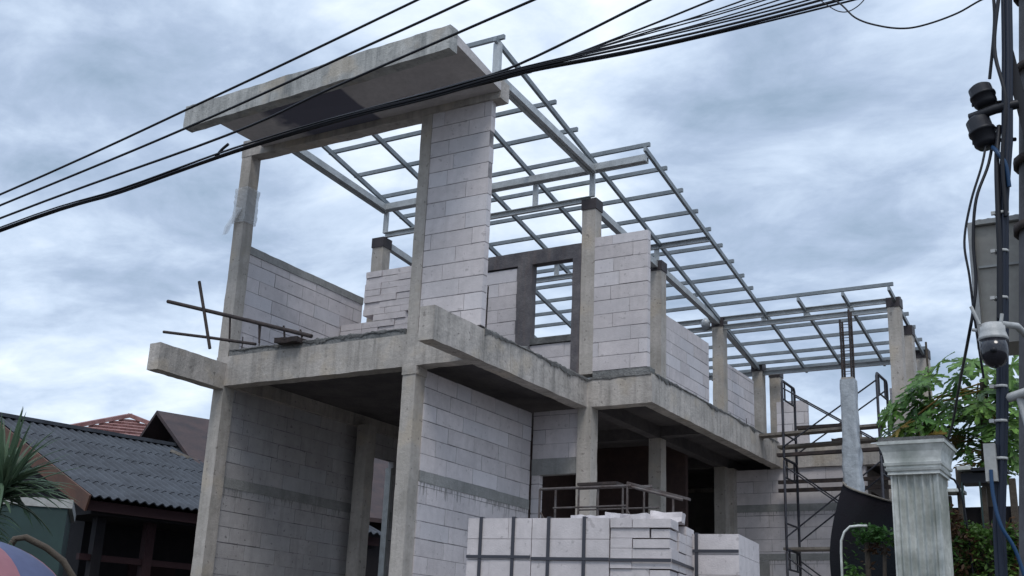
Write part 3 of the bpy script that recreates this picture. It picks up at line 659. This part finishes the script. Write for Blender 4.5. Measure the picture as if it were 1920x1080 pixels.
MB().bar(Vector((-10.03, 5.86, 5.40)), Vector((-9.3, 6.7, 5.06)), .12, .06).build('flashing', PLK, T)
# red tiled hip roof furthest back
T = thing('red_roof_house', (-18, 14, 0), 'far house with a red tiled hip roof peeping over the dark roofs', 'house')
ap = Vector((-16.1, 9.95, 7.25)); e3 = Vector((.62, .78, 0)); p3 = Vector((-.78, .62, 0))
cs = [ap-e3*3.4-p3*4-Z_*1.75, ap+e3*3.4-p3*4-Z_*1.75, ap+e3*3.4+p3*5-Z_*1.75, ap-e3*3.4+p3*5-Z_*1.75]
mb = MB()
for i in range(3):
    a, b = cs[i-1], cs[i]; nr = 14; nc = 18
    if i == 1: nr, nc = 14, 18
    nrm = (b-a).cross(ap-a).normalized(); nrm = nrm if nrm.z > 0 else -nrm
    mb.add([a-nrm*.03, b-nrm*.03, ap-nrm*.03], [(0, 1, 2)])
    for r_ in range(nr):
        for c_ in range(nc):
            t0, t1 = r_/nr, (r_+1.12)/nr; u0_, u1_ = c_/nc, (c_+.96)/nc
            f = lambda u_, t: (a+(b-a)*u_)*(1-min(t, 1))+ap*min(t, 1)
            mb.add([f(u0_, t0)+nrm*.06, f(u1_, t0)+nrm*.06, f(u1_, t1), f(u0_, t1)], [(0, 1, 2, 3)])
            mb.add([f(u0_, t0)+nrm*.06, f(u1_, t0)+nrm*.06, f(u1_, t0), f(u0_, t0)], [(0, 1, 2, 3)])
mb.build('roof', RTL, T)
for i in range(2):
    MB().bar(cs[i]+Z_*.1, ap+Z_*.1, .16, .1).build('ridge_tile', RTL, T)
w3 = [Vector((c_.x, c_.y, 0)).lerp(Vector((ap.x, ap.y, 0)), .15) for c_ in cs]; MB().hexa(w3+[v+Z_*5.55 for v in w3]).build('wall', ROOMM, T)

# ================================================================= PLANTS LEFT
def strap_leaf(mb, base, az_, el, ln, wd, droop, r_):
    n = 7; pts = []; p = Vector(base); d = Vector((math.cos(az_)*math.cos(el), math.sin(az_)*math.cos(el), math.sin(el)))
    sd = Vector((-math.sin(az_), math.cos(az_), 0)); vs = []
    for i in range(n+1):
        t = i/n; ww = wd*(.55+.9*t if t < .35 else 1.0*(1-((t-.35)/.65)**1.6))*.5+.001
        up_ = sd.cross(d).normalized(); vs += [p-sd*ww+up_*ww*.5, p.copy(), p+sd*ww+up_*ww*.5]
        d = (d+Vector((0, 0, -droop/n))).normalized(); p = p+d*(ln/n)
    mb.add(vs, [(i*3+k_, i*3+k_+1, i*3+k_+4, i*3+k_+3) for i in range(n) for k_ in range(2)])
T = thing('spiky_plant', (.75, -5.72, 0), 'tall green plant with long narrow strap leaves at the left edge of the photo', 'plant')
MB().tube([(.72, -5.75, 0), (.78, -5.73, 1.2), (.74, -5.74, 2.0), (.78, -5.72, 2.62)], .045, 8, r2=.03).tube([(.74, -5.74, 1.7), (.68, -5.82, 2.0), (.66, -5.86, 2.35)], .03, 8).build('stem', BARK, T)
mb = MB(); r_ = random.Random(3)
for i in range(170):
    strap_leaf(mb, (.78+r_.uniform(-.02, .02), -5.72, 2.52+r_.uniform(-.04, .12)), r_.uniform(0, 2*PI), r_.uniform(.15, 1.45), r_.uniform(.38, .62), r_.uniform(.026, .042), r_.uniform(.3, 1.5), r_)
for i in range(110):
    strap_leaf(mb, (.66, -5.86, 2.3+r_.uniform(-.05, .05)), r_.uniform(0, 2*PI), r_.uniform(-.3, 1.2), r_.uniform(.35, .5), r_.uniform(.022, .034), r_.uniform(.8, 2.2), r_)
mb.build('leaves', LDR, T)
mb = MB().tube([(-.08, -5.1, 1.9), (-.02, -5.02, 2.2), (.03, -4.97, 2.345), (.10, -4.93, 2.36), (.20, -4.80, 2.29), (.28, -4.69, 2.20), (.34, -4.62, 2.08), (.38, -4.55, 1.9), (.42, -4.5, 0)], .026, 8)
solo('bare_trunk', mb, BARK, (.42, -4.5, 0), 'bent bare brown trunk leaning behind the umbrella', 'tree trunk')
def leafball(mb, c, rad, n, sz, r_, flat=1.0):
    for i in range(n):
        for _try in range(8):
            v = Vector((r_.uniform(-1, 1), r_.uniform(-1, 1), r_.uniform(-1, 1)))
            if v.length < 1 and noise.noise((Vector(c)+Vector((v.x*rad[0], v.y*rad[1], v.z*rad[2])))*4.5) > -.12: break
        p = Vector(c)+Vector((v.x*rad[0], v.y*rad[1], v.z*rad[2])); a = Vector((r_.gauss(0, 1), r_.gauss(0, 1), r_.gauss(0, .6))).normalized(); nn_ = Vector((r_.gauss(0, 1), r_.gauss(0, 1), r_.gauss(.8, 1)))
        b = a.cross(nn_).normalized(); s_ = sz*r_.uniform(.6, 1.3); k_ = nn_.normalized()*s_*.15
        mb.add([p-a*s_, p-a*s_*.2+b*s_*.42+k_, p+a*s_, p-a*s_*.2-b*s_*.42+k_], [(0, 1, 2, 3)])
# leafy shrub in the dark yard
T = thing('yard_shrub', (-4.6, .4, 0), 'small leafy shrub low in the dark yard between the old house and the first column', 'shrub')
r_ = random.Random(8); mb = MB(); leafball(mb, (-4.85, .1, 2.15), (.32, .32, .22), 260, .05, r_); mb.build('leaves', LHD, T)
MB().tube([(-4.85, .1, 0), (-4.84, .1, 1.2), (-4.85, .1, 2.1)], .02, 6).build('stem', BARK, T)

# umbrella
T = thing('umbrella', (2.16, -6.88, 0), 'blue and pink striped umbrella at the lower left edge of the photo', 'umbrella')
uc = Vector((2.18, -6.86, 1.62)); ur = .62
def upt(i, t):  # ribbed dome
    a = 2*PI*i/8+.74; z = .50*math.cos(t*PI/2*.98); return uc+Vector((ur*math.sin(t*PI/2*.98)*math.cos(a), ur*math.sin(t*PI/2*.98)*math.sin(a), z))
def upan(i, u_, t):
    a, b = upt(i, t), upt(i+1, t); p = a.lerp(b, u_); bul = 4*u_*(1-u_)*.05*t; return p+(p-Vector((uc.x, uc.y, uc.z-.2))).normalized()*bul
cl = []
for i in range(8):
    mb = MB()
    for (t0, t1, mi) in ((0, .12, 1), (.12, .95, 0), (.95, 1.0, 1)):
        nt_ = 10 if mi == 0 else 2; vs = [upan(i, a/6, t0+(t1-t0)*b/nt_) for b in range(nt_+1) for a in range(7)]
        mb.add(vs, [(b*7+a, b*7+a+1, b*7+a+8, b*7+a+7) for b in range(nt_) for a in range(6)], mi, True)
    mb.build('canopy_panel', [UMP if i % 2 == 0 else UMB, UMW], T)
for i in range(8): MB().tube([upt(i, t/6)-Vector((0, 0, .012)) for t in range(7)], .004, 5).build('rib', BLK, T)
MB().tube([(2.18, -6.86, .0), (2.18, -6.86, 2.18)], .011, 8).build('pole', BLK, T)

# ================================================================= RIGHT FOREGROUND: gate pillar, net, plants
T = thing('gate_pillar', (6.585, -3.62, 0), 'pale green white fluted gate pillar with a moulded cap', 'pillar')
pc = Vector((6.585, -3.60, 0))
def sq(z, h): return [pc+Vector((sx*h, sy*h, z)) for sx, sy in ((-1, -1), (1, -1), (1, 1), (-1, 1))]
def sqlathe(prof):
    mb = MB(); vs = []
    for z, h in prof: vs += sq(z, h)
    mb.add(vs, [(j*4+k_, j*4+(k_+1) % 4, (j+1)*4+(k_+1) % 4, (j+1)*4+k_) for j in range(len(prof)-1) for k_ in range(4)]); mb.add(sq(*prof[-1]), [(0, 1, 2, 3)]); mb.add(sq(*prof[0]), [(3, 2, 1, 0)]); return mb
# fluted shaft
hw = .138; sec = []
for side in range(4):
    for i in range(60):
        t = i/60; x = -hw+2*hw*t; ph = (t*6) % 1; dp = .036*math.sin(PI*ph) if .04 < t < .96 else 0
        q = (x, -hw+dp); 
        for _ in range(side): q = (-q[1], q[0])
        sec.append(q)
ns = len(sec); vs = [pc+Vector((a, b, z)) for z in (.25, 2.772) for a, b in sec]
MB().add(vs, [(i, (i+1) % ns, ns+(i+1) % ns, ns+i) for i in range(ns)]).build('shaft', PIL, T)
cap = sqlathe([(2.765, .153), (2.785, .150), (2.787, .160), (2.802, .166), (2.804, .158), (2.816, .158), (2.818, .168), (2.835, .172), (2.837, .164), (2.86, .166), (2.90, .173), (2.93, .186), (2.94, .190), (2.942, .197), (2.962, .198)]).build('cap', PIL, T)
sqlathe([(2.963, .190), (2.985, .188)]).build('cap_top', RUB, cap)
sqlathe([(0, .19), (.22, .19), (.25, .16)]).build('plinth', PIL, T)
# shade net on a stake
T = thing('shade_net', (5.7, -1.95, 0), 'dark shade net hanging from a stake left of the gate pillar', 'net')
vs = []; nu, nv = 22, 26
for j in range(nv+1):
    v = j/nv
    for i in range(nu+1):
        u_ = i/nu
        left = Vector((5.705-.115*math.sin(PI*min(1, v*1.25))**1.0+.06*max(0, v-.75), -2.0-.10*math.sin(PI*v), 3.0-1.5*v))
        topz = 3.0-.235*u_**.62*1.0; right = Vector((6.42, -2.05, topz-1.5*v))
        z = topz*(1-v)+1.45*v
        x = left.x+(right.x-left.x)*u_; y = -2.0-.16*math.sin(PI*v)*math.sin(PI*u_)-.05*math.sin(u_*9+v*4)-.035*abs(noise.noise(Vector((u_*5+v*2.5, v*2, 0))))*math.sin(PI*u_)
        vs.append((x, y, left.z if u_ == 0 else z))
MB().add(vs, [(j*(nu+1)+i, j*(nu+1)+i+1, (j+1)*(nu+1)+i+1, (j+1)*(nu+1)+i) for j in range(nv) for i in range(nu)], 0, True).build('net', NET, T)
MB().tube([Vector(vs[i])+Vector((0, -.01, .004)) for i in range(nu+1)], .008, 6).build('edge_rope', PLK, T)
MB().tube([(5.72, -1.97, 0), (5.712, -1.97, 3.0)], .012, 6).tube([(6.43, -2.0, 0), (6.43, -2.0, 2.85)], .02, 6).build('stake', BARK, T)
# bush with a pipe hoop
T = thing('garden_bush', (5.98, -2.55, 0), 'green bush under the white hoop in front of the dark net', 'bush'); r_ = random.Random(12); mb = MB()
for c_, rd, n_ in (((5.98, -2.5, 2.56), (.14, .12, .07), 330), ((6.13, -2.5, 2.54), (.10, .1, .07), 180), ((5.90, -2.5, 2.3), (.08, .1, .22), 300), ((5.93, -2.5, 1.9), (.15, .15, .3), 300)): leafball(mb, c_, rd, n_, .022, r_)
mb.build('leaves', LHD, T); mb = MB(); leafball(mb, (6.03, -2.45, 2.42), (.1, .08, .1), 90, .024, r_); mb.build('dry_leaves', LBR, T)
MB().tube([(5.98, -2.5, 0), (5.97, -2.5, 1.4), (5.98, -2.48, 2.5)], .02, 6).tube([(6.06, -2.5, 1.5), (6.1, -2.48, 2.5)], .014, 6).build('stem', BARK, T)
mb = MB().tube([(5.83, -2.62, 0), (5.83, -2.62, 2.42), (5.835, -2.62, 2.50), (5.86, -2.62, 2.56), (5.90, -2.62, 2.595), (5.96, -2.62, 2.60), (6.02, -2.62, 2.598)], .009, 8)
solo('hoop_pipe', mb, PIL, (5.83, -2.62, 0), 'thin white bent pipe hooping over the bush beside the dark net', 'pipe')

# papaya-like tree
def lobed_leaf(mb, c, nrm, fwd, sz, r_):
    nrm = nrm.normalized(); fwd = (fwd-nrm*fwd.dot(nrm)).normalized(); sd = nrm.cross(fwd)
    for k_ in range(7):
        a = R(-125+k_*41.6)+r_.uniform(-.06, .06); l_ = sz*(1-.28*abs(k_-3)/3)*r_.uniform(.9, 1.1); d = fwd*math.cos(a)+sd*math.sin(a); s2 = nrm.cross(d); dr = -.18*l_
        prof = ((0, .03), (.25, .07), (.42, .15), (.47, .06), (.62, .20), (.68, .08), (.84, .10), (1.0, .0))
        prev = None
        for t, w_ in prof:
            cc = c+d*l_*t+nrm*(dr*t*t); L1, R1 = cc+s2*l_*w_+d*l_*.08*(w_ > .09)+nrm*.02*l_, cc-s2*l_*w_+d*l_*.08*(w_ > .09)+nrm*.02*l_
            if prev: mb.add([prev[0], prev[1], cc, L1], [(0, 1, 2, 3)]); mb.add([prev[1], prev[2], R1, cc], [(0, 1, 2, 3)])
            prev = (L1, cc, R1)
T = thing('papaya_tree', (6.76, -2.45, 0), 'papaya tree with big lobed leaves rising behind the gate pillar', 'tree')
tk = MB().tube([(6.74, -2.45, 0), (6.78, -2.45, 1.5), (6.80, -2.45, 2.8), (6.84, -2.45, 3.62)], .05, 10, r2=.026); tk.build('trunk', BARK, T)
r_ = random.Random(21); mb = MB(); mby = MB(); pt = MB()
tips = []
for i in range(140):
    gx = r_.uniform(6.25, 7.10); 
    lo = (3.2 if gx < 6.45 else 3.12) if gx < 6.75 else 2.98; hi = 3.40+.42*max(0, 1-abs(gx-6.66)/.5) if gx < 6.72 else 3.70
    z = r_.uniform(lo, hi); y = r_.uniform(-2.85, -2.05)
    tips.append(Vector((gx, y, z)))
for i, c_ in enumerate(tips):
    hub = Vector((6.82, -2.45, 3.25+.35*r_.random())); out_ = (c_-hub); out_.z = 0
    nrm = Vector((out_.x*.8+r_.uniform(-.35, .35), out_.y*.8-.25+r_.uniform(-.3, .3), 1.0 if r_.random() < .5 else .45)); fwd = out_.normalized()+Vector((0, 0, -.5))
    tgt = mby if (c_.z < 3.24 and 6.25 < c_.x < 6.8 and r_.random() < .6) else mb
    lobed_leaf(tgt, c_, nrm, fwd, r_.uniform(.15, .23), r_)
    if i % 6 == 0: m_ = hub.lerp(c_, .5)+Vector((0, 0, .06)); pt.tube([hub, m_, c_], .006, 5)
mb.build('leaves', LPA, T); mby.build('yellow_leaves', LPY, T); pt.build('leaf_stalks', LPY, T)
MB().tube([(6.44, -2.3, 2.9), (6.435, -2.3, 3.4), (6.44, -2.3, 3.98)], .011, 6, r2=.007)
mb = MB().tube([(6.44, -2.3, 0), (6.445, -2.3, 2.4), (6.44, -2.3, 3.97)], .014, 6, r2=.008); solo('thin_stake', mb, BARK, (6.44, -2.3, 0), 'thin brown stake standing up out of the papaya leaves', 'stake')

# climber-covered fence between pillar and pole
T = thing('garden_fence', (6.8, -2.95, 0), 'fence overgrown with climbers between the gate pillar and the street pole', 'fence')
for x, zt in ((6.62, 2.75), (6.70, 2.93), (6.84, 2.8), (7.02, 2.85)): MB().box(x-.02, x+.02, -2.9, -2.86, 0, zt).build('post', BARK, T)
MB().box(6.585, 6.725, -2.98, -2.80, 2.765, 2.785).build('coping', PIL, T); MB().box(6.705, 6.79, -2.98, -2.80, 2.905, 2.93).build('coping', PIL, T)
MB().box(6.79, 7.0, -2.98, -2.78, 2.895, 2.915).box(6.72, 6.98, -2.95, -2.80, 2.82, 2.885).build('shelf', BLK, T)
MB().box(6.58, 7.1, -2.84, -2.80, .1, 2.68).build('panel', DRK, T)
for x in (6.75, 6.86, 6.94): MB().tube([(x, -3.0, 1.0), (x-.02, -3.0, 2.82)], .006, 5).build('wire', GRN, T)
T = thing('climber_plant', (6.8, -3.05, 0), 'mixed green and brown climber covering the fence right of the gate pillar', 'climbing plant'); r_ = random.Random(31)
mb = MB(); mb2 = MB()
for i in range(150):
    x = r_.uniform(6.6, 7.12); z = r_.uniform(1.7, 2.62)
    if x > 6.72 and z > 2.5: z -= .15
    leafball(mb if r_.random() < (.3 if 6.63 < x < 6.72 else .82) else mb2, (x, -3.05+r_.uniform(-.06, .06), z), (.07, .06, .09), 60, .021, r_)
leafball(mb, (6.63, -3.1, 2.05), (.05, .08, .3), 160, .02, r_)
mb.build('leaves', LHD, T); mb2.build('dry_leaves', LBR, T)
for x in (6.65, 6.83, 7.0): MB().tube([(x, -2.98, 0), (x+.02, -2.98, 1.2), (x-.01, -2.98, 2.5)], .01, 6).build('stem', BARK, T)
mb = MB(); leafball(mb, (6.77, -2.9, 3.0), (.035, .05, .07), 60, .02, r_); leafball(mb, (6.97, -2.9, 3.0), (.04, .05, .05), 50, .02, r_)
solo('hanging_vine', mb, LHD, (6.8, -2.9, 2.93), 'dark vine tufts on the shelf of the overgrown fence', 'vine')

# ================================================================= STREET POLE AND CABLES
T = thing('street_pole', (7.28, -5.1, 0), 'grey concrete street pole crowded with cable fittings at the right edge', 'pole')
def px_(z, dx=0.0, y=-5.1): return Vector((7.12+.083*z+.135+dx, y, z))
MB().tube([px_(0), px_(4), px_(8)], .135, 14, r2=.115).build('shaft', POLE, T)
for z in (5.0, 4.55, 4.05, 3.7): MB().lathe(px_(z), ((.134, 0), (.15, 0), (.15, .04), (.134, .04)), 16).build('band', RUST, T)
MB().bar(px_(4.62, -.15, -5.28), px_(3.98, -.02, -5.28), .05, .05, (0, 1, 0)).bar(px_(4.4, -.06, -5.25), px_(4.0, -.0, -5.25), .12, .04, (0, 1, 0)).build('bracket', BLK, T)
MB().tube([px_(2.83, -.16, -5.35), px_(2.85, -.03, -5.42), px_(2.85, .12, -5.42)], .022, 8).tube([px_(2.83, -.09, -5.38), px_(2.5, .0, -5.4)], .016, 8).build('pale_arm', WHT, T)
MB().box(7.235, 7.285, -5.42, -5.36, 2.45, 2.62).build('small_box', CABS, T)
# splice canisters
def canister(z, dx, r__, h, label):
    t = thing('splice_canister', (px_(z, dx).x, -5.33, z), label, 'cable joint', 'cable joints on the pole')
    c_ = Vector((px_(z, dx).x, -5.33, z)); b = MB().lathe((0, 0, 0), ((0, 0), (r__*.75, .0), (r__, .02), (r__, h*.45), (r__*1.12, h*.46), (r__*1.12, h*.56), (r__, h*.57), (r__, h*.9), (r__*.7, h), (0, h)), 18)
    b.xf(Matrix.Translation(c_) @ Matrix.Rotation(R(-14), 4, 'Y')); b.build('body', BLK, t)
    q = MB().tube([(-.07, 0, h*.2), (.06, .04, h*.25), (.12, .08, h*.3)], .01, 6); q.xf(Matrix.Translation(c_)); q.build('clamp', BLK, t)
canister(4.315, -.24, .056, .125, 'upper black cable canister on the left of the pole'); canister(4.10, -.235, .058, .17, 'lower black cable canister on the left of the pole')
mb = MB().tube([px_(4.27, -.32, -5.33), px_(4.28, -.2, -5.36), px_(4.30, -.1, -5.33)], .025, 8); solo('cable_clamp', mb, BLK, px_(4.26, -.3, -5.33), 'black clamp bar between the two cable canisters', 'clamp')
# cables hanging down the pole
def cable(name, pts, r, label, m=BLK, grp=None, n=6, cat='cable'):
    # smooth the path
    P = [Vector(p) for p in pts]; out_ = []
    for i in range(len(P)-1):
        p0, p1, p2_, p3_ = P[max(i-1, 0)], P[i], P[i+1], P[min(i+2, len(P)-1)]
        for k_ in range(6):
            t = k_/6; out_.append(.5*((2*p1)+(-p0+p2_)*t+(2*p0-5*p1+4*p2_-p3_)*t*t+(-p0+3*p1-3*p2_+p3_)*t**3))
    out_.append(P[-1])
    return solo(name, MB().tube(out_, r, n), m, out_[-1], label, cat, grp)
Tb = thing('cable_bundle', (7.2, -5.36, .2), 'thick navy cable bundle tied with white clips down the left of the pole', 'cable')
mbn = MB()
for k_ in range(5):
    a = k_*1.256; o_ = Vector((.015*math.cos(a), .015*math.sin(a), 0))
    mbn.tube([Vector(p)+o_ for p in ((7.66, -5.28, 6.9), (7.55, -5.31, 5.5), (7.49, -5.33, 4.6), (7.45, -5.35, 4.1), (7.408, -5.37, 3.79), (7.362, -5.37, 3.24), (7.318, -5.37, 2.73), (7.265, -5.37, 2.25), (7.2, -5.36, .3))], .0135, 6)
mbn.build('cables', NAVY, Tb)
for z in (3.72, 3.53, 3.30, 3.02, 2.88, 2.72, 2.55):
    x = 7.405-(3.79-z)*.0875
    MB().lathe((x, -5.37, z), ((.028, 0), (.033, 0), (.033, .012), (.028, .012)), 10).box(x-.045, x-.025, -5.40, -5.385, z-.002, z+.014).build('clip', WHT, Tb)
cable('hanging_cable', ((7.40, -5.33, 4.2), (7.36, -5.36, 4.0), (7.295, -5.4, 3.81), (7.265, -5.4, 3.6), (7.262, -5.4, 3.4), (7.24, -5.4, 3.26), (7.19, -5.3, 3.14), (7.02, -4.6, 3.08), (6.87, -4.0, 3.0), (6.70, -3.3, 2.99), (6.66, -3.15, 2.86), (6.76, -3.08, 2.5), (6.8, -3.08, 0.1)), .0075, 'black cable looping down across the cabinet and through the papaya leaves', grp='cables hanging from the pole')
cable('hanging_cable', ((7.37, -5.33, 4.2), (7.335, -5.38, 4.0), (7.27, -5.4, 3.80), (7.225, -5.4, 3.6), (7.235, -5.4, 3.42), (7.24, -5.38, 3.2), (7.245, -5.3, 2.95)), .006, 'outer thin black cable hanging left of the cabinet edge', grp='cables hanging from the pole')
cable('hanging_cable', ((7.42, -5.33, 4.2), (7.40, -5.38, 4.0), (7.385, -5.4, 3.7), (7.375, -5.4, 3.5), (7.35, -5.4, 3.2)), .014, 'thick black cable beside the navy bundle above the camera', grp='cables hanging from the pole')
cable('hanging_cable', ((7.56, -5.3, 5.6), (7.50, -5.38, 5.0), (7.44, -5.4, 4.6), (7.47, -5.42, 4.3), (7.43, -5.41, 4.0), (7.42, -5.4, 3.7)), .010, 'crooked black cable in front of the pole beside the canisters', grp='cables hanging from the pole')
cable('hanging_cable', ((7.58, -5.28, 5.8), (7.47, -5.36, 5.1), (7.45, -5.38, 4.75), (7.40, -5.36, 4.45)), .008, 'black cable dropping into the upper canister from above', grp='cables hanging from the pole')
cable('blue_cable', ((7.385, -5.36, 4.08), (7.41, -5.40, 4.03), (7.44, -5.4, 3.96), (7.445, -5.39, 3.85)), .011, 'short bright blue cable under the lower canister', BLUE)
cable('blue_cable', ((7.26, -5.42, 2.50), (7.262, -5.43, 2.38), (7.285, -5.44, 2.25), (7.34, -5.42, 2.12), (7.4, -5.4, 1.8)), .009, 'blue cable curving off at the foot of the navy bundle', BLUE)
# cabinet
T = thing('pole_cabinet', (7.35, -4.78, 3.2), 'beige metal cabinet hung behind the cables on the pole', 'cabinet')
MB().box(7.20, 7.60, -4.9, -4.62, 3.22, 3.85).build('body', CAB, T)
MB().box(7.175, 7.203, -4.93, -4.60, 3.19, 3.87).box(7.203, 7.6, -4.93, -4.60, 3.853, 3.878).build('door_rim', CABS, T)
MB().box(7.21, 7.44, -4.912, -4.904, 3.62, 3.632).build('seam', CABS, T)
mb = MB()
for i in range(8): mb.lathe((7.22+i*.045, -4.8, 3.878), ((.026, 0), (.03, .02), (.018, .045), (0, .05)), 8)
mb.build('top_cover', RUB, T)
# security camera
T = thing('security_camera', (7.35, -5.6, 3.04), 'white security camera with a black dome and two antennas on the pole', 'camera'); c_ = Vector((7.342, -5.6, 3.0))
MB().lathe(c_, ((.060, .045), (.066, .052), (.062, .06), (.054, .085), (.054, .108), (.046, .112), (.046, .122), (0, .124)), 24).build('housing', WHT, T)
MB().lathe(c_, ((0, -.080), (.022, -.076), (.042, -.062), (.055, -.038), (.060, -.01), (.061, .048), (0, .048)), 24).build('dome', DOM, T)
MB().lathe(c_+Vector((.004, -.058, -.012)), ((0, -.013), (.012, -.010), (.016, 0), (.012, .010), (0, .013)), 12).build('lens', BLK, T)
for a in ((-.050, -.02, .12, -.078, -.03, .205), (.038, 0, .125, .045, 0, .165)):
    MB().tube([c_+Vector(a[:3]), c_+Vector(a[3:])], .008, 8).build('antenna', WHT, T)
MB().tube([c_+Vector((-.066, 0, .10)), c_+Vector((-.085, 0, .105))], .008, 8).tube([c_+Vector((.03, .02, .125)), c_+Vector((.09, .1, .13)), c_+Vector((.12, .35, .12))], .016, 8).build('arm', WHT, T)
# overhead cables, all at the street line y = -5
def over(pts, r, label, y=-5.0, grp='overhead cables'): return cable('overhead_cable', [(x, y, z) for x, z in pts], r, label, grp=grp)
over(((-12, 4.35), (-6, 4.75), (-.95, 5.40), (1.83, 5.85), (3.56, 6.16), (5.5, 6.52), (7.65, 6.95)), .010, 'highest of the three separate overhead cables crossing the canopy')
over(((-12, 4.22), (-6, 4.63), (-.92, 5.29), (1.33, 5.59), (3.01, 5.87), (4.01, 6.04), (5.8, 6.38), (7.63, 6.75)), .010, 'middle of the three separate overhead cables crossing the canopy')
over(((-12, 4.1), (-6, 4.5), (-.89, 5.16), (1.79, 5.43), (2.83, 5.61), (4.55, 5.89), (6, 6.12), (7.6, 6.4)), .010, 'lowest of the three separate overhead cables crossing the canopy')
over(((3.2, 5.36), (3.9, 5.38), (4.45, 5.42), (5.4, 5.65), (6.4, 5.9), (7.6, 6.2)), .009, 'overhead cable leaving the thick bundle at the top right of the canopy')
fan = [(5.26, 5.46, 5.83, 5.55, 5.84, .009), (5.30, 5.43, 6.04, 5.49, 5.70, .007), (5.32, 5.41, 6.2, 5.45, 5.62, .006), (5.5, 5.38, 6.3, 5.42, 5.55, .006), (5.55, 5.365, 6.36, 5.385, 5.5, .008), (5.69, 5.345, 6.5, 5.36, 5.44, .007), (5.7, 5.325, 6.52, 5.34, 5.40, .010), (5.5, 5.31, 6.55, 5.315, 5.36, .012), (5.4, 5.30, 6.58, 5.30, 5.33, .008), (5.25, 5.44, 6.12, 5.465, 5.66, .005)]
ORD = ['first', 'second', 'third', 'fourth', 'fifth', 'sixth', 'seventh', 'eighth', 'ninth', 'tenth', 'eleventh', 'twelfth']
rank = {i: k_ for k_, i in enumerate(sorted(range(len(fan)), key=lambda q: -fan[q][4]))}
for i, (xa, za, xb, zb, ze, r__) in enumerate(fan):
    a = i*2*PI/len(fan); oz, oy = .017*math.sin(a), .02*math.cos(a)
    rr = random.Random(i)
    pts = [(-12, 4.0), (-6, 4.4), (-.86, 5.05), (.68, 5.16), (1.9, 5.285), (2.87, 5.335), (3.74, 5.345), (4.5, 5.365)]
    pts = [(x, z+oz+rr.uniform(-.007, .007)) for x, z in pts]+[(xa, za+rr.uniform(-.004, .004)), (xb, zb), (7.58, ze)]
    over(pts, r__*.75, '%s cable from the top where the tied bundle fans out right of the canopy' % ORD[rank[i]], -5+oy)
over(((1.83, 5.35), (1.76, 5.31), (1.70, 5.25)), .012, 'short cable end poking up from the bundle left of the upper column', grp='cable ends')
cable('slack_cable', ((6.35, -5.3, 5.32), (6.63, -5.3, 5.15), (6.75, -5.3, 5.0), (6.87, -5.3, 4.92), (7.0, -5.3, 4.87), (7.12, -5.3, 4.865), (7.27, -5.3, 4.89), (7.41, -5.3, 4.94), (7.55, -5.2, 5.0)), .005, 'long slack wire sagging between the cable fan and the pole')
cable('slack_cable', ((6.45, -5.3, 5.3), (6.6, -5.3, 5.12), (6.68, -5.3, 5.055), (6.75, -5.3, 5.06), (6.82, -5.3, 5.12), (6.95, -5.3, 5.3)), .003, 'short thin wire loop hanging beside the long slack wire')
